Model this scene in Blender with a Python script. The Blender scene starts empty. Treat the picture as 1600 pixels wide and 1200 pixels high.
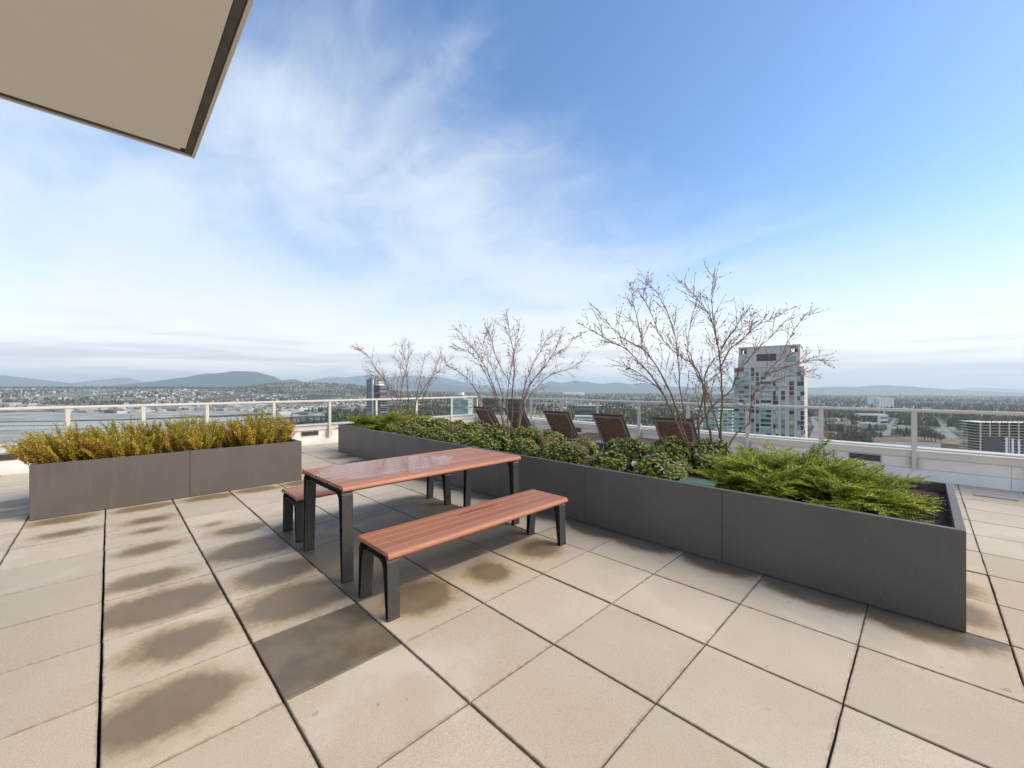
import bpy, math, random
import numpy as np
from mathutils import Vector, Matrix

# ------------------------------------------------------------------ camera
# world X runs along the long planter (towards the right front of the photo),
# world Y runs away to the right; the paving joints follow both axes.
F, YAW, CY, H = 636.89, 0.779613, 602.09, 1.475
CYW, SYW = math.cos(YAW), math.sin(YAW)
CAM = np.array([3.3227, -1.1931])
RIGHT = np.array([SYW, CYW]); FWD = np.array([-CYW, SYW])
sc = bpy.context.scene
col = sc.collection
cam_data = bpy.data.cameras.new('camera')
cam_data.sensor_width = 36.0
cam_data.lens = 36.0 * F / 1600.0
cam_data.shift_y = (CY - 600.0) / 1600.0
cam_data.clip_start = 0.05
cam_data.clip_end = 150000.0
cam = bpy.data.objects.new('camera', cam_data)
cam.location = (CAM[0], CAM[1], H)
cam.rotation_euler = (math.pi / 2, 0, math.pi / 2 - YAW)
col.objects.link(cam)
sc.camera = cam

# ------------------------------------------------------------------ light
SUN_EL = math.radians(40)
_sh = RIGHT * 0.98 - FWD * 0.15
_sh /= np.linalg.norm(_sh)
SUN_ROT = math.atan2(_sh[0], _sh[1])
world = bpy.data.worlds.new('World')
sc.world = world
world.use_nodes = True
wn, wl = world.node_tree.nodes, world.node_tree.links
wn.clear()


def wnode(t, **kw):
    n = wn.new(t)
    for k, v in kw.items():
        setattr(n, k, v)
    return n


def wmath(op, a, b=None, clamp=False):
    n = wnode('ShaderNodeMath', operation=op, use_clamp=clamp)
    for i, v in enumerate((a, b)):
        if v is None:
            continue
        if isinstance(v, (int, float)):
            n.inputs[i].default_value = v
        else:
            wl.new(v, n.inputs[i])
    return n.outputs[0]


def wramp(v, lo, hi):
    n = wnode('ShaderNodeMapRange', interpolation_type='SMOOTHSTEP')
    wl.new(v, n.inputs['Value'])
    n.inputs['From Min'].default_value = lo
    n.inputs['From Max'].default_value = hi
    return n.outputs['Result']


sky = wnode('ShaderNodeTexSky', sky_type='NISHITA')
sky.sun_disc = False
sky.sun_elevation = SUN_EL
sky.sun_rotation = SUN_ROT
sky.altitude = 100.0
sky.air_density = 1.0
sky.dust_density = 0.6
sky.ozone_density = 2.0
tc = wnode('ShaderNodeTexCoord')
sep = wnode('ShaderNodeSeparateXYZ')
wl.new(tc.outputs['Generated'], sep.inputs[0])
dz = wmath('MAXIMUM', sep.outputs['Z'], 0.0)
den = wmath('ADD', dz, 0.22)
comb = wnode('ShaderNodeCombineXYZ')
wl.new(wmath('DIVIDE', sep.outputs['X'], den), comb.inputs[0])
wl.new(wmath('DIVIDE', sep.outputs['Y'], den), comb.inputs[1])
mp = wnode('ShaderNodeMapping')
mp.inputs['Rotation'].default_value = (0, 0, math.radians(12))
mp.inputs['Scale'].default_value = (0.72, 1.0, 1.0)
mp.inputs['Location'].default_value = (0.9, 0.35, 0.0)
wl.new(comb.outputs[0], mp.inputs[0])
n1 = wnode('ShaderNodeTexNoise')
n1.inputs['Scale'].default_value = 1.15
n1.inputs['Detail'].default_value = 7
n1.inputs['Roughness'].default_value = 0.48
n1.inputs['Distortion'].default_value = 0.9
wl.new(mp.outputs[0], n1.inputs['Vector'])
n2 = wnode('ShaderNodeTexNoise')
n2.inputs['Scale'].default_value = 5.0
n2.inputs['Detail'].default_value = 8
n2.inputs['Roughness'].default_value = 0.6
n2.inputs['Distortion'].default_value = 1.4
wl.new(mp.outputs[0], n2.inputs['Vector'])
# the cloud field thickens towards the west (left) and thins overhead
left = wmath('ADD', wmath('MULTIPLY', sep.outputs['X'], -float(RIGHT[0])),
             wmath('MULTIPLY', sep.outputs['Y'], -float(RIGHT[1])))
bias = wmath('ADD', wmath('SUBTRACT', left, wmath('MULTIPLY', dz, 1.7)), 0.84)
bias = wmath('MINIMUM', wmath('MAXIMUM', wmath('MULTIPLY', bias, 0.42), -0.30), 0.17)
dens = wmath('ADD', wmath('ADD', n1.outputs[0], wmath('MULTIPLY', wmath('SUBTRACT', n2.outputs[0], 0.5), 0.22)), bias)
veil = wmath('MULTIPLY', wramp(dens, 0.34, 0.80), 0.84)
low = wmath('SUBTRACT', 1.0, wramp(dz, 0.015, 0.40))
low = wmath('MULTIPLY', wmath('POWER', low, 1.3), 0.96)
mask = wmath('SUBTRACT', 1.0, wmath('MULTIPLY', wmath('SUBTRACT', 1.0, veil), wmath('SUBTRACT', 1.0, low)), clamp=True)
# flat stratus bands close to the horizon
mp2 = wnode('ShaderNodeMapping')
mp2.inputs['Scale'].default_value = (1.6, 1.6, 22.0)
wl.new(tc.outputs['Generated'], mp2.inputs[0])
n3 = wnode('ShaderNodeTexNoise')
n3.inputs['Scale'].default_value = 2.2
n3.inputs['Detail'].default_value = 6
n3.inputs['Distortion'].default_value = 0.5
wl.new(mp2.outputs[0], n3.inputs['Vector'])
grey = wmath('MULTIPLY', wramp(n3.outputs[0], 0.42, 0.66), wmath('SUBTRACT', 1.0, wramp(dz, 0.05, 0.16)))
ccol = wnode('ShaderNodeMix', data_type='RGBA')
lowc = wnode('ShaderNodeMix', data_type='RGBA')
lowc.inputs['A'].default_value = (1.14, 1.13, 1.12, 1)
lowc.inputs['B'].default_value = (0.80, 0.885, 1.0, 1)
wl.new(wramp(dz, 0.02, 0.26), lowc.inputs['Factor'])
wl.new(lowc.outputs['Result'], ccol.inputs['A'])
ccol.inputs['B'].default_value = (0.80, 0.82, 0.86, 1)
wl.new(grey, ccol.inputs['Factor'])
bg1 = wnode('ShaderNodeBackground')
bg1.inputs['Strength'].default_value = 0.092
hsv = wnode('ShaderNodeHueSaturation')
hsv.inputs['Saturation'].default_value = 1.16
hsv.inputs['Value'].default_value = 0.92
wl.new(sky.outputs[0], hsv.inputs['Color'])
wl.new(hsv.outputs[0], bg1.inputs['Color'])
bg2 = wnode('ShaderNodeBackground')
bg2.inputs['Strength'].default_value = 0.395
wl.new(ccol.outputs['Result'], bg2.inputs['Color'])
mixw = wnode('ShaderNodeMixShader')
wl.new(mask, mixw.inputs[0])
wl.new(bg1.outputs[0], mixw.inputs[1])
wl.new(bg2.outputs[0], mixw.inputs[2])
wout = wnode('ShaderNodeOutputWorld')
wl.new(mixw.outputs[0], wout.inputs['Surface'])

sun_data = bpy.data.lights.new('sun', 'SUN')
sun_data.energy = 1.6
sun_data.angle = math.radians(50)
sun_data.color = (1.0, 0.84, 0.60)
sun = bpy.data.objects.new('sun', sun_data)
_sv = Vector((_sh[0] * math.cos(SUN_EL), _sh[1] * math.cos(SUN_EL), math.sin(SUN_EL)))
sun.rotation_euler = _sv.to_track_quat('Z', 'Y').to_euler()
sun.location = (6, 6, 12)
col.objects.link(sun)

sc.view_settings.view_transform = 'Standard'
sc.view_settings.look = 'None'
sc.view_settings.gamma = 1.0
sc.view_settings.exposure = 1.44
sc.view_settings.use_curve_mapping = False
sc.cycles.use_denoising = True
sc.cycles.max_bounces = 8
sc.cycles.transparent_max_bounces = 16
sc.cycles.volume_bounces = 1

rng = np.random.default_rng(7)
random.seed(7)

# ------------------------------------------------------------------ helpers


def far(xc, yc, z=0.0):
    p = CAM + RIGHT * xc + FWD * yc
    return (float(p[0]), float(p[1]), float(z))


def ray(x, y):
    a = (x - 800.0) / F
    d = RIGHT * a + FWD
    return np.array([d[0], d[1], -(y - CY) / F])


def at_depth(x, y, D):
    d = ray(x, y)
    return np.array([CAM[0] + d[0] * D, CAM[1] + d[1] * D, H + d[2] * D])


def on_y(x, Y):      # pixel column -> world X on the plane world Y = const, and its depth
    d = ray(x, 0)
    t = (Y - CAM[1]) / d[1]
    return CAM[0] + t * d[0], t


def to_px(p):
    v = np.array([p[0], p[1]]) - CAM
    xc, yc = v @ RIGHT, v @ FWD
    return 800 + F * xc / yc, CY + F * (H - p[2]) / yc, yc


def mesh_np(name, V, faces, mats=(), midx=None, smooth=False):
    """faces: list of integer arrays (n x k)"""
    me = bpy.data.meshes.new(name)
    V = np.asarray(V, dtype=np.float32)
    me.vertices.add(len(V))
    me.vertices.foreach_set('co', V.ravel())
    loops = np.concatenate([np.asarray(f).ravel() for f in faces]).astype(np.int32)
    tot = np.concatenate([np.full(len(f), np.asarray(f).shape[1]) for f in faces]).astype(np.int32)
    start = np.concatenate([[0], np.cumsum(tot)[:-1]]).astype(np.int32)
    me.loops.add(len(loops))
    me.loops.foreach_set('vertex_index', loops)
    me.polygons.add(len(tot))
    me.polygons.foreach_set('loop_start', start)
    me.polygons.foreach_set('loop_total', tot)
    me.polygons.foreach_set('use_smooth', np.full(len(tot), bool(smooth)))
    for m in mats:
        me.materials.append(m)
    if midx is not None:
        me.polygons.foreach_set('material_index', np.asarray(midx, dtype=np.int32))
    me.update(calc_edges=True)
    me.validate()
    return me


class MB:
    def __init__(self):
        self.V, self.Q, self.T, self.n = [], [], [], 0
        self.qm, self.tm = [], []

    def add(self, V, quads=None, tris=None, m=0):
        V = np.asarray(V, dtype=float).reshape(-1, 3)
        if quads is not None and len(quads):
            q = np.asarray(quads, dtype=int)
            self.Q.append(q + self.n); self.qm.append(np.full(len(q), m))
        if tris is not None and len(tris):
            t = np.asarray(tris, dtype=int)
            self.T.append(t + self.n); self.tm.append(np.full(len(t), m))
        self.V.append(V)
        self.n += len(V)
        return self

    def box(self, x0, x1, y0, y1, z0, z1, b=0.0, m=0):
        if b <= 0:
            V = [(x, y, z) for z in (z0, z1) for y in (y0, y1) for x in (x0, x1)]
            Q = [(0, 2, 3, 1), (4, 5, 7, 6), (0, 1, 5, 4), (2, 6, 7, 3), (0, 4, 6, 2), (1, 3, 7, 5)]
            return self.add(V, Q, m=m)
        xs, ys, zs = (x0, x1), (y0, y1), (z0, z1)
        V, idx = [], {}
        for i in (0, 1):
            for j in (0, 1):
                for k in (0, 1):
                    sx, sy, sz = (1 - 2 * i) * b, (1 - 2 * j) * b, (1 - 2 * k) * b
                    idx[i, j, k, 0] = len(V); V.append((xs[i], ys[j] + sy, zs[k] + sz))
                    idx[i, j, k, 1] = len(V); V.append((xs[i] + sx, ys[j], zs[k] + sz))
                    idx[i, j, k, 2] = len(V); V.append((xs[i] + sx, ys[j] + sy, zs[k]))
        Q, T = [], []
        for a in (0, 1):
            Q.append([idx[a, 0, 0, 0], idx[a, 1, 0, 0], idx[a, 1, 1, 0], idx[a, 0, 1, 0]][::(1 if a else -1)])
            Q.append([idx[0, a, 0, 1], idx[1, a, 0, 1], idx[1, a, 1, 1], idx[0, a, 1, 1]][::(-1 if a else 1)])
            Q.append([idx[0, 0, a, 2], idx[1, 0, a, 2], idx[1, 1, a, 2], idx[0, 1, a, 2]][::(1 if a else -1)])
        for a in (0, 1):
            for c in (0, 1):
                Q.append([idx[a, c, 0, 0], idx[a, c, 1, 0], idx[a, c, 1, 1], idx[a, c, 0, 1]])
                Q.append([idx[a, 0, c, 0], idx[a, 1, c, 0], idx[a, 1, c, 2], idx[a, 0, c, 2]])
                Q.append([idx[0, a, c, 1], idx[1, a, c, 1], idx[1, a, c, 2], idx[0, a, c, 2]])
        for i in (0, 1):
            for j in (0, 1):
                for k in (0, 1):
                    T.append([idx[i, j, k, 0], idx[i, j, k, 1], idx[i, j, k, 2]])
        return self.add(V, Q, T, m=m)

    def prism(self, poly, axis, a0, a1, m=0):
        """extrude a closed 2-D polygon along axis 'x','y' or 'z'"""
        n = len(poly)
        def P(u, v, a):
            return {'x': (a, u, v), 'y': (u, a, v), 'z': (u, v, a)}[axis]
        V = [P(u, v, a) for a in (a0, a1) for u, v in poly]
        Q = [(i, (i + 1) % n, n + (i + 1) % n, n + i) for i in range(n)]
        self.add(V, Q, m=m)
        c0 = np.mean(np.array(V[:n]), 0); c1 = np.mean(np.array(V[n:]), 0)
        self.caps = getattr(self, 'caps', [])
        self.caps.append((self.n - 2 * n, n, m))
        return self

    def tube(self, pts, rad, sides=5, m=0, cap=True):
        pts = np.asarray(pts, float)
        n = len(pts)
        rad = np.broadcast_to(np.asarray(rad, float), (n,))
        t = np.gradient(pts, axis=0)
        t /= np.linalg.norm(t, axis=1)[:, None] + 1e-12
        up = np.array([0.31, 0.17, 0.93]) if abs(t[0] @ np.array([0.31, 0.17, 0.93])) < 0.9 else np.array([1., 0, 0])
        s = np.cross(t, up); s /= np.linalg.norm(s, axis=1)[:, None] + 1e-12
        b = np.cross(t, s)
        a = np.arange(sides) * 2 * np.pi / sides
        ring = s[:, None, :] * np.cos(a)[None, :, None] + b[:, None, :] * np.sin(a)[None, :, None]
        V = (pts[:, None, :] + ring * rad[:, None, None]).reshape(-1, 3)
        i = np.arange(n - 1)[:, None] * sides
        j = np.arange(sides)[None, :]
        j2 = (j + 1) % sides
        Q = np.stack([i + j, i + j2, i + sides + j2, i + sides + j], -1).reshape(-1, 4)
        T = []
        if cap and sides >= 3:
            for k in range(1, sides - 1):
                T.append((0, k + 1, k)); o = (n - 1) * sides; T.append((o, o + k, o + k + 1))
        return self.add(V, Q, T, m=m)

    def leaves(self, P, D, N, L, W, fold=0.25, m=0, six=False):
        """folded leaves: P base, D axis, N normal"""
        P, D, N = (np.asarray(a, float).reshape(-1, 3) for a in (P, D, N))
        if not len(P):
            return self
        L = np.broadcast_to(L, (len(P),))[:, None]; W = np.broadcast_to(W, (len(P),))[:, None]
        D = D / (np.linalg.norm(D, axis=1)[:, None] + 1e-9)
        S = np.cross(D, N); S /= np.linalg.norm(S, axis=1)[:, None] + 1e-9
        N = np.cross(S, D)
        if not six:
            mid = P + D * L * 0.5 + N * W * fold
            V = np.stack([P, mid + S * W * .5, P + D * L, mid - S * W * .5], 1).reshape(-1, 3)
            k = np.arange(len(P))[:, None] * 4
            T = np.concatenate([k + [0, 1, 2], k + [0, 2, 3]], 0)
            return self.add(V, None, T, m=m)
        a = P + D * L * .38; c = P + D * L * .75 - N * L * 0.04
        V = np.stack([P, a + S * W * .5 + N * W * fold, c + S * W * .36 + N * W * fold * .7, P + D * L - N * L * .1,
                      c - S * W * .36 + N * W * fold * .7, a - S * W * .5 + N * W * fold, a, c], 1).reshape(-1, 3)
        k = np.arange(len(P))[:, None] * 8
        T = np.concatenate([k + [0, 1, 6], k + [0, 6, 5], k + [2, 3, 7], k + [3, 4, 7]], 0)
        Q = np.concatenate([k + [1, 2, 7, 6], k + [6, 7, 4, 5]], 0)
        return self.add(V, Q, T, m=m)

    def mesh(self, name, mats, smooth=False):
        V = np.concatenate(self.V)
        faces, mi = [], []
        if self.Q:
            faces.append(np.concatenate(self.Q)); mi.append(np.concatenate(self.qm))
        if self.T:
            faces.append(np.concatenate(self.T)); mi.append(np.concatenate(self.tm))
        mats = mats if isinstance(mats, (list, tuple)) else [mats]
        me = mesh_np(name, V, faces, mats, np.concatenate(mi) if len(mats) > 1 else None, smooth)
        caps = getattr(self, 'caps', None)
        if caps:
            import bmesh
            bm = bmesh.new(); bm.from_mesh(me); bm.verts.ensure_lookup_table()
            for o, n, m in caps:
                for off, rev in ((0, True), (n, False)):
                    vs = [bm.verts[o + off + i] for i in range(n)]
                    try:
                        f = bm.faces.new(vs[::-1] if rev else vs); f.material_index = m
                    except ValueError:
                        pass
            bmesh.ops.recalc_face_normals(bm, faces=bm.faces)
            bm.to_mesh(me); bm.free()
        return me

    def build(self, name, mats, parent=None, smooth=False):
        return obj(name, self.mesh(name, mats, smooth), parent)


def obj(name, me, parent=None, loc=None, rz=None):
    o = bpy.data.objects.new(name, me)
    col.objects.link(o)
    if parent is not None:
        o.parent = parent
    if loc is not None:
        o.location = loc
    if rz is not None:
        o.rotation_euler = (0, 0, rz)
    return o


def tag(o, label=None, cat=None, group=None, kind=None):
    if label: o['label'] = label
    if cat: o['category'] = cat
    if group: o['group'] = group
    if kind: o['kind'] = kind
    return o


def thing(name, label, cat, loc=(0, 0, 0), rz=0.0, group=None):
    o = bpy.data.objects.new(name, None)
    o.empty_display_size = 0.1
    col.objects.link(o)
    o.location = loc
    o.rotation_euler = (0, 0, rz)
    return tag(o, label, cat, group)


def copy_tree(o, parent=None):
    c = o.copy()
    col.objects.link(c)
    if parent is not None:
        c.parent = parent
    for ch in list(o.children):
        copy_tree(ch, c)
    return c


def smoothstep(a, b, x):
    t = np.clip((np.asarray(x, float) - a) / (b - a), 0, 1)
    return t * t * (3 - 2 * t)


_perm = np.random.default_rng(3).random((256, 256))


def vnoise(x, y):
    x = np.asarray(x, float); y = np.asarray(y, float)
    xi, yi = np.floor(x).astype(int), np.floor(y).astype(int)
    fx, fy = x - xi, y - yi
    fx = fx * fx * (3 - 2 * fx); fy = fy * fy * (3 - 2 * fy)
    g = lambda i, j: _perm[i % 256, j % 256]
    return (g(xi, yi) * (1 - fx) + g(xi + 1, yi) * fx) * (1 - fy) + (g(xi, yi + 1) * (1 - fx) + g(xi + 1, yi + 1) * fx) * fy


def fbm(x, y, o=4):
    s, a, t = 0.0, 0.5, 0.0
    for i in range(o):
        s = s + a * vnoise(x * 2 ** i + 17 * i, y * 2 ** i + 5 * i); t += a; a *= 0.5
    return s / t


# ------------------------------------------------------------------ materials
class NT:
    def __init__(self, name):
        self.m = bpy.data.materials.new(name)
        self.m.use_nodes = True
        self.n, self.l = self.m.node_tree.nodes, self.m.node_tree.links
        self.p = self.n['Principled BSDF']
        self.out = self.n['Material Output']

    def new(self, t, **kw):
        n = self.n.new(t)
        for k, v in kw.items():
            setattr(n, k, v)
        return n

    def set(self, sock, v):
        if isinstance(v, bpy.types.NodeSocket):
            self.l.new(v, sock)
        else:
            sock.default_value = v

    def math(self, op, a, b=None, clamp=False):
        n = self.new('ShaderNodeMath', operation=op, use_clamp=clamp)
        self.set(n.inputs[0], a)
        if b is not None:
            self.set(n.inputs[1], b)
        return n.outputs[0]

    def noise(self, scale, detail=4, rough=0.55, coord='Object', dist=0.0, stretch=None):
        if coord == 'World':
            v = self.new('ShaderNodeNewGeometry').outputs['Position']
        else:
            v = self.new('ShaderNodeTexCoord').outputs[coord]
        if stretch:
            mpn = self.new('ShaderNodeMapping')
            mpn.inputs['Scale'].default_value = stretch
            self.l.new(v, mpn.inputs[0]); v = mpn.outputs[0]
        n = self.new('ShaderNodeTexNoise')
        n.inputs['Scale'].default_value = scale
        n.inputs['Detail'].default_value = detail
        n.inputs['Roughness'].default_value = rough
        n.inputs['Distortion'].default_value = dist
        self.l.new(v, n.inputs['Vector'])
        return n.outputs[0]

    def ramp(self, v, lo, hi, a=0.0, b=1.0, smooth=True):
        n = self.new('ShaderNodeMapRange', interpolation_type='SMOOTHSTEP' if smooth else 'LINEAR')
        self.set(n.inputs['Value'], v)
        n.inputs['From Min'].default_value = lo; n.inputs['From Max'].default_value = hi
        n.inputs['To Min'].default_value = a; n.inputs['To Max'].default_value = b
        return n.outputs['Result']

    def mix(self, f, a, b, mode='MIX'):
        n = self.new('ShaderNodeMix', data_type='RGBA', blend_type=mode)
        self.set(n.inputs['Factor'], f)
        for s, v in (('A', a), ('B', b)):
            if isinstance(v, tuple):
                v = (*v[:3], 1)
            self.set(n.inputs[s], v)
        return n.outputs['Result']

    def colors(self, v, stops):
        n = self.new('ShaderNodeValToRGB')
        cr = n.color_ramp
        while len(cr.elements) < len(stops):
            cr.elements.new(0.5)
        for e, (p, c) in zip(cr.elements, stops):
            e.position = p; e.color = (*c, 1)
        self.l.new(v, n.inputs[0])
        return n.outputs[0]

    def bump(self, h, strength=0.3, dist=0.002):
        n = self.new('ShaderNodeBump')
        n.inputs['Strength'].default_value = strength
        n.inputs['Distance'].default_value = dist
        self.l.new(h, n.inputs['Height'])
        self.l.new(n.outputs[0], self.p.inputs['Normal'])

    def done(self, color=None, rough=None, metal=None, spec=None):
        if color is not None:
            self.set(self.p.inputs['Base Color'], (*color, 1) if isinstance(color, tuple) and len(color) == 3 else color)
        if rough is not None:
            self.set(self.p.inputs['Roughness'], rough)
        if metal is not None:
            self.set(self.p.inputs['Metallic'], metal)
        if spec is not None:
            self.p.inputs['Specular IOR Level'].default_value = spec
        return self.m


def simple(name, color, rough=0.6, var=0.12, scale=6.0, metal=0.0, bump=0.0, bscale=80.0, coord='Object', spec=0.5):
    t = NT(name)
    n = t.noise(scale, 5, 0.6, coord)
    dark = tuple(c * (1 - var) for c in color); lite = tuple(min(1, c * (1 + var)) for c in color)
    c = t.mix(t.ramp(n, 0.3, 0.7), dark, lite)
    if bump:
        t.bump(t.noise(bscale, 4, 0.6, coord), bump, 0.003)
    return t.done(c, t.ramp(n, 0.25, 0.75, rough * 0.9, min(1, rough * 1.1)), metal, spec)


def leaf_mat(name, stops, rough=0.45, transl=0.25, spec=0.4, wnoise=None):
    t = NT(name)
    g = t.new('ShaderNodeNewGeometry')
    v = g.outputs['Random Per Island']
    if wnoise:
        nz = t.noise(wnoise, 2, 0.5, 'Object')
        v = t.math('ADD', t.math('MULTIPLY', v, 0.6), t.math('MULTIPLY', t.ramp(nz, 0.3, 0.7), 0.4))
    c = t.colors(v, stops)
    t.done(c, rough, spec=spec)
    tr = t.new('ShaderNodeBsdfTranslucent')
    t.l.new(c, tr.inputs[0])
    mx = t.new('ShaderNodeMixShader')
    mx.inputs[0].default_value = transl
    t.l.new(t.p.outputs[0], mx.inputs[1]); t.l.new(tr.outputs[0], mx.inputs[2])
    t.l.new(mx.outputs[0], t.out.inputs['Surface'])
    return t.m


def paver_mat(name):
    t = NT(name)
    oi = t.new('ShaderNodeObjectInfo')
    sp = t.new('ShaderNodeSeparateColor'); t.l.new(oi.outputs['Color'], sp.inputs[0])
    tcn = t.new('ShaderNodeTexCoord')
    sx = t.new('ShaderNodeSeparateXYZ'); t.l.new(tcn.outputs['Object'], sx.inputs[0])
    # the damp patch of this slab: centre, reach and reach ratio are kept in the object colour
    nz = t.noise(5.0, 5, 0.6, 'World')
    nz2 = t.noise(26.0, 4, 0.6, 'World')
    wob = t.math('ADD', t.math('MULTIPLY', t.math('SUBTRACT', nz, 0.5), 0.20), t.math('MULTIPLY', t.math('SUBTRACT', nz2, 0.5), 0.09))
    cx = t.math('SUBTRACT', sp.outputs[0], 0.5); cy = t.math('SUBTRACT', sp.outputs[1], 0.5)
    dx = t.math('SUBTRACT', sx.outputs[0], cx)
    dy = t.math('MULTIPLY', t.math('SUBTRACT', sx.outputs[1], cy), oi.outputs['Alpha'])
    r = t.math('ADD', t.math('SQRT', t.math('ADD', t.math('MULTIPLY', dx, dx), t.math('MULTIPLY', dy, dy))), wob)
    edge = t.math('SUBTRACT', t.math('SUBTRACT', sp.outputs[2], 0.4), r)
    wet = t.ramp(edge, -0.035, 0.065)
    halo = t.ramp(edge, -0.11, 0.02)
    base = t.mix(oi.outputs['Random'], (0.545, 0.465, 0.358), (0.665, 0.575, 0.455))
    blot = t.noise(2.3, 4, 0.55, 'World')
    base = t.mix(t.ramp(blot, 0.35, 0.7, 0, 0.35), base, (0.50, 0.41, 0.30))
    grain = t.noise(230.0, 2, 0.7, 'World')
    base = t.mix(t.ramp(grain, 0.32, 0.70, 0.0, 0.55), base, (0.29, 0.25, 0.195))
    pale = t.noise(1.1, 5, 0.6, 'World', 0.8)
    base = t.mix(t.ramp(pale, 0.5, 0.72, 0.0, 0.45), base, (0.66, 0.60, 0.52))
    spots = t.noise(14.0, 2, 0.5, 'World')
    base = t.mix(t.ramp(spots, 0.715, 0.76, 0.0, 0.5), base, (0.25, 0.20, 0.14))
    grit = t.noise(120.0, 1, 0.5, 'World')
    base = t.mix(t.ramp(grit, 0.70, 0.74, 0.0, 0.55), base, (0.62, 0.58, 0.50))
    damp = t.mix(0.72, base, (0.315, 0.215, 0.105))
    c = t.mix(t.math('MULTIPLY', halo, 0.85), base, damp)
    wetc = t.mix(t.ramp(nz, 0.3, 0.7, 0.78, 0.92), base, (0.082, 0.060, 0.035))
    core = t.ramp(sp.outputs[2], 0.60, 0.84, 0.76, 0.95)
    wetc = t.mix(t.ramp(sp.outputs[2], 0.62, 0.84, 0.35, 0.0), wetc, (0.155, 0.105, 0.050))
    c = t.mix(t.math('MULTIPLY', wet, core), c, wetc)
    # grime close to the open joints
    ex = t.math('SUBTRACT', 0.304, t.math('ABSOLUTE', sx.outputs[0]))
    ey = t.math('SUBTRACT', 0.302, t.math('ABSOLUTE', sx.outputs[1]))
    em = t.math('ADD', t.math('MINIMUM', ex, ey), t.math('MULTIPLY', t.math('SUBTRACT', nz2, 0.5), 0.03))
    c = t.mix(t.ramp(em, 0.012, 0.0, 0.0, 0.55), c, (0.17, 0.14, 0.10))
    t.bump(t.math('ADD', grain, t.math('MULTIPLY', nz2, 0.6)), 0.22, 0.0016)
    rough = t.math('SUBTRACT', 0.88, t.math('MULTIPLY', wet, t.ramp(nz, 0.3, 0.75, 0.34, 0.52)))
    return t.done(c, rough, spec=0.36)


def slat_mat(name):
    t = NT(name)
    oi = t.new('ShaderNodeObjectInfo')
    g1 = t.noise(9.0, 5, 0.6, 'World', stretch=(6, 1, 6))
    c = t.mix(oi.outputs['Random'], (0.320, 0.126, 0.066), (0.425, 0.178, 0.098))
    c = t.mix(t.ramp(g1, 0.3, 0.75, 0, 0.45), c, (0.29, 0.118, 0.072))
    # rain film: still on the table middle, a streak on the far bench, a dark trace on the near bench
    gpos = t.new('ShaderNodeNewGeometry').outputs['Position']
    s = t.new('ShaderNodeSeparateXYZ'); t.l.new(gpos, s.inputs[0])
    nz = t.noise(7.0, 4, 0.6, 'World', stretch=(2.2, 0.8, 1))

    def pool(px, py, rx, ry, k=0.45):
        ax = t.math('DIVIDE', t.math('SUBTRACT', s.outputs[0], px), rx)
        ay = t.math('DIVIDE', t.math('SUBTRACT', s.outputs[1], py), ry)
        d = t.math('SQRT', t.math('ADD', t.math('MULTIPLY', ax, ax), t.math('MULTIPLY', ay, ay)))
        d = t.math('ADD', d, t.math('MULTIPLY', t.math('SUBTRACT', nz, 0.5), k * 2))
        return t.ramp(d, 1.05, 0.9)
    film = t.math('MAXIMUM', pool(-0.20, 0.68, 0.40, 0.66), t.math('MAXIMUM', pool(-0.98, 0.55, 0.12, 0.34), pool(0.70, 1.02, 0.035, 0.22)))
    up = t.ramp(s.outputs[2], 0.40, 0.415)
    film = t.math('MULTIPLY', film, up)
    c = t.mix(t.math('MULTIPLY', film, 0.35), c, (0.17, 0.065, 0.042))
    t.bump(t.math('MULTIPLY', g1, t.math('SUBTRACT', 1.0, film)), 0.12, 0.001)
    rough = t.math('SUBTRACT', t.ramp(g1, 0.2, 0.8, 0.42, 0.56), t.math('MULTIPLY', film, 0.40))
    return t.done(c, rough, spec=0.5)


def planter_mat():
    t = NT('grey_planter_laminate')
    n = t.noise(2.2, 5, .6)
    c = t.mix(t.ramp(n, .3, .7), (0.110, 0.099, 0.088), (0.126, 0.114, 0.102))
    st = t.noise(7.0, 4, .6, 'World', stretch=(3, 3, .22))
    c = t.mix(t.ramp(st, .52, .75, 0, .30), c, (0.165, 0.150, 0.132))
    sp = t.noise(55.0, 2, .5, 'World', stretch=(1, 1, .35))
    c = t.mix(t.ramp(sp, .73, .77, 0, .45), c, (0.26, 0.245, 0.225))
    t.bump(t.noise(300, 3, .6), .03, .002)
    return t.done(c, t.ramp(st, .3, .7, .44, .60))


M = {}
M['paver'] = paver_mat('concrete_paver')
M['slat'] = slat_mat('brown_composite_slat')
M['joint'] = simple('dark_joint', (0.022, 0.019, 0.015), 0.95, 0.3, 20)
M['leg'] = simple('charcoal_powder_coat', (0.052, 0.053, 0.056), 0.40, 0.12, 30, bump=0.05, bscale=500)
M['planter'] = planter_mat()
M['soil'] = simple('bark_mulch', (0.045, 0.026, 0.017), 0.95, 0.6, 38, bump=0.8, bscale=45)
M['chip'] = leaf_mat('bark_chip', [(0, (0.02, 0.011, 0.008)), (.6, (0.055, 0.03, 0.02)), (1, (0.14, 0.085, 0.055))], 0.9, 0.0)
M['rail'] = simple('beige_aluminium', (0.66, 0.61, 0.55), 0.38, 0.04, 8)
M['stucco'] = simple('cream_wall_panel', (0.86, 0.805, 0.725), 0.75, 0.06, 1.6, bump=0.05, bscale=160)
M['flash'] = simple('pale_metal_flashing', (0.72, 0.68, 0.62), 0.36, 0.06, 3)
M['base'] = simple('white_base_board', (0.87, 0.86, 0.83), 0.6, 0.06, 2.5)
M['black'] = simple('black_plastic', (0.018, 0.018, 0.019), 0.5, 0.1, 20)
M['soffit'] = simple('beige_soffit_paint', (0.87, 0.835, 0.74), 0.8, 0.03, 0.5)
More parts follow.
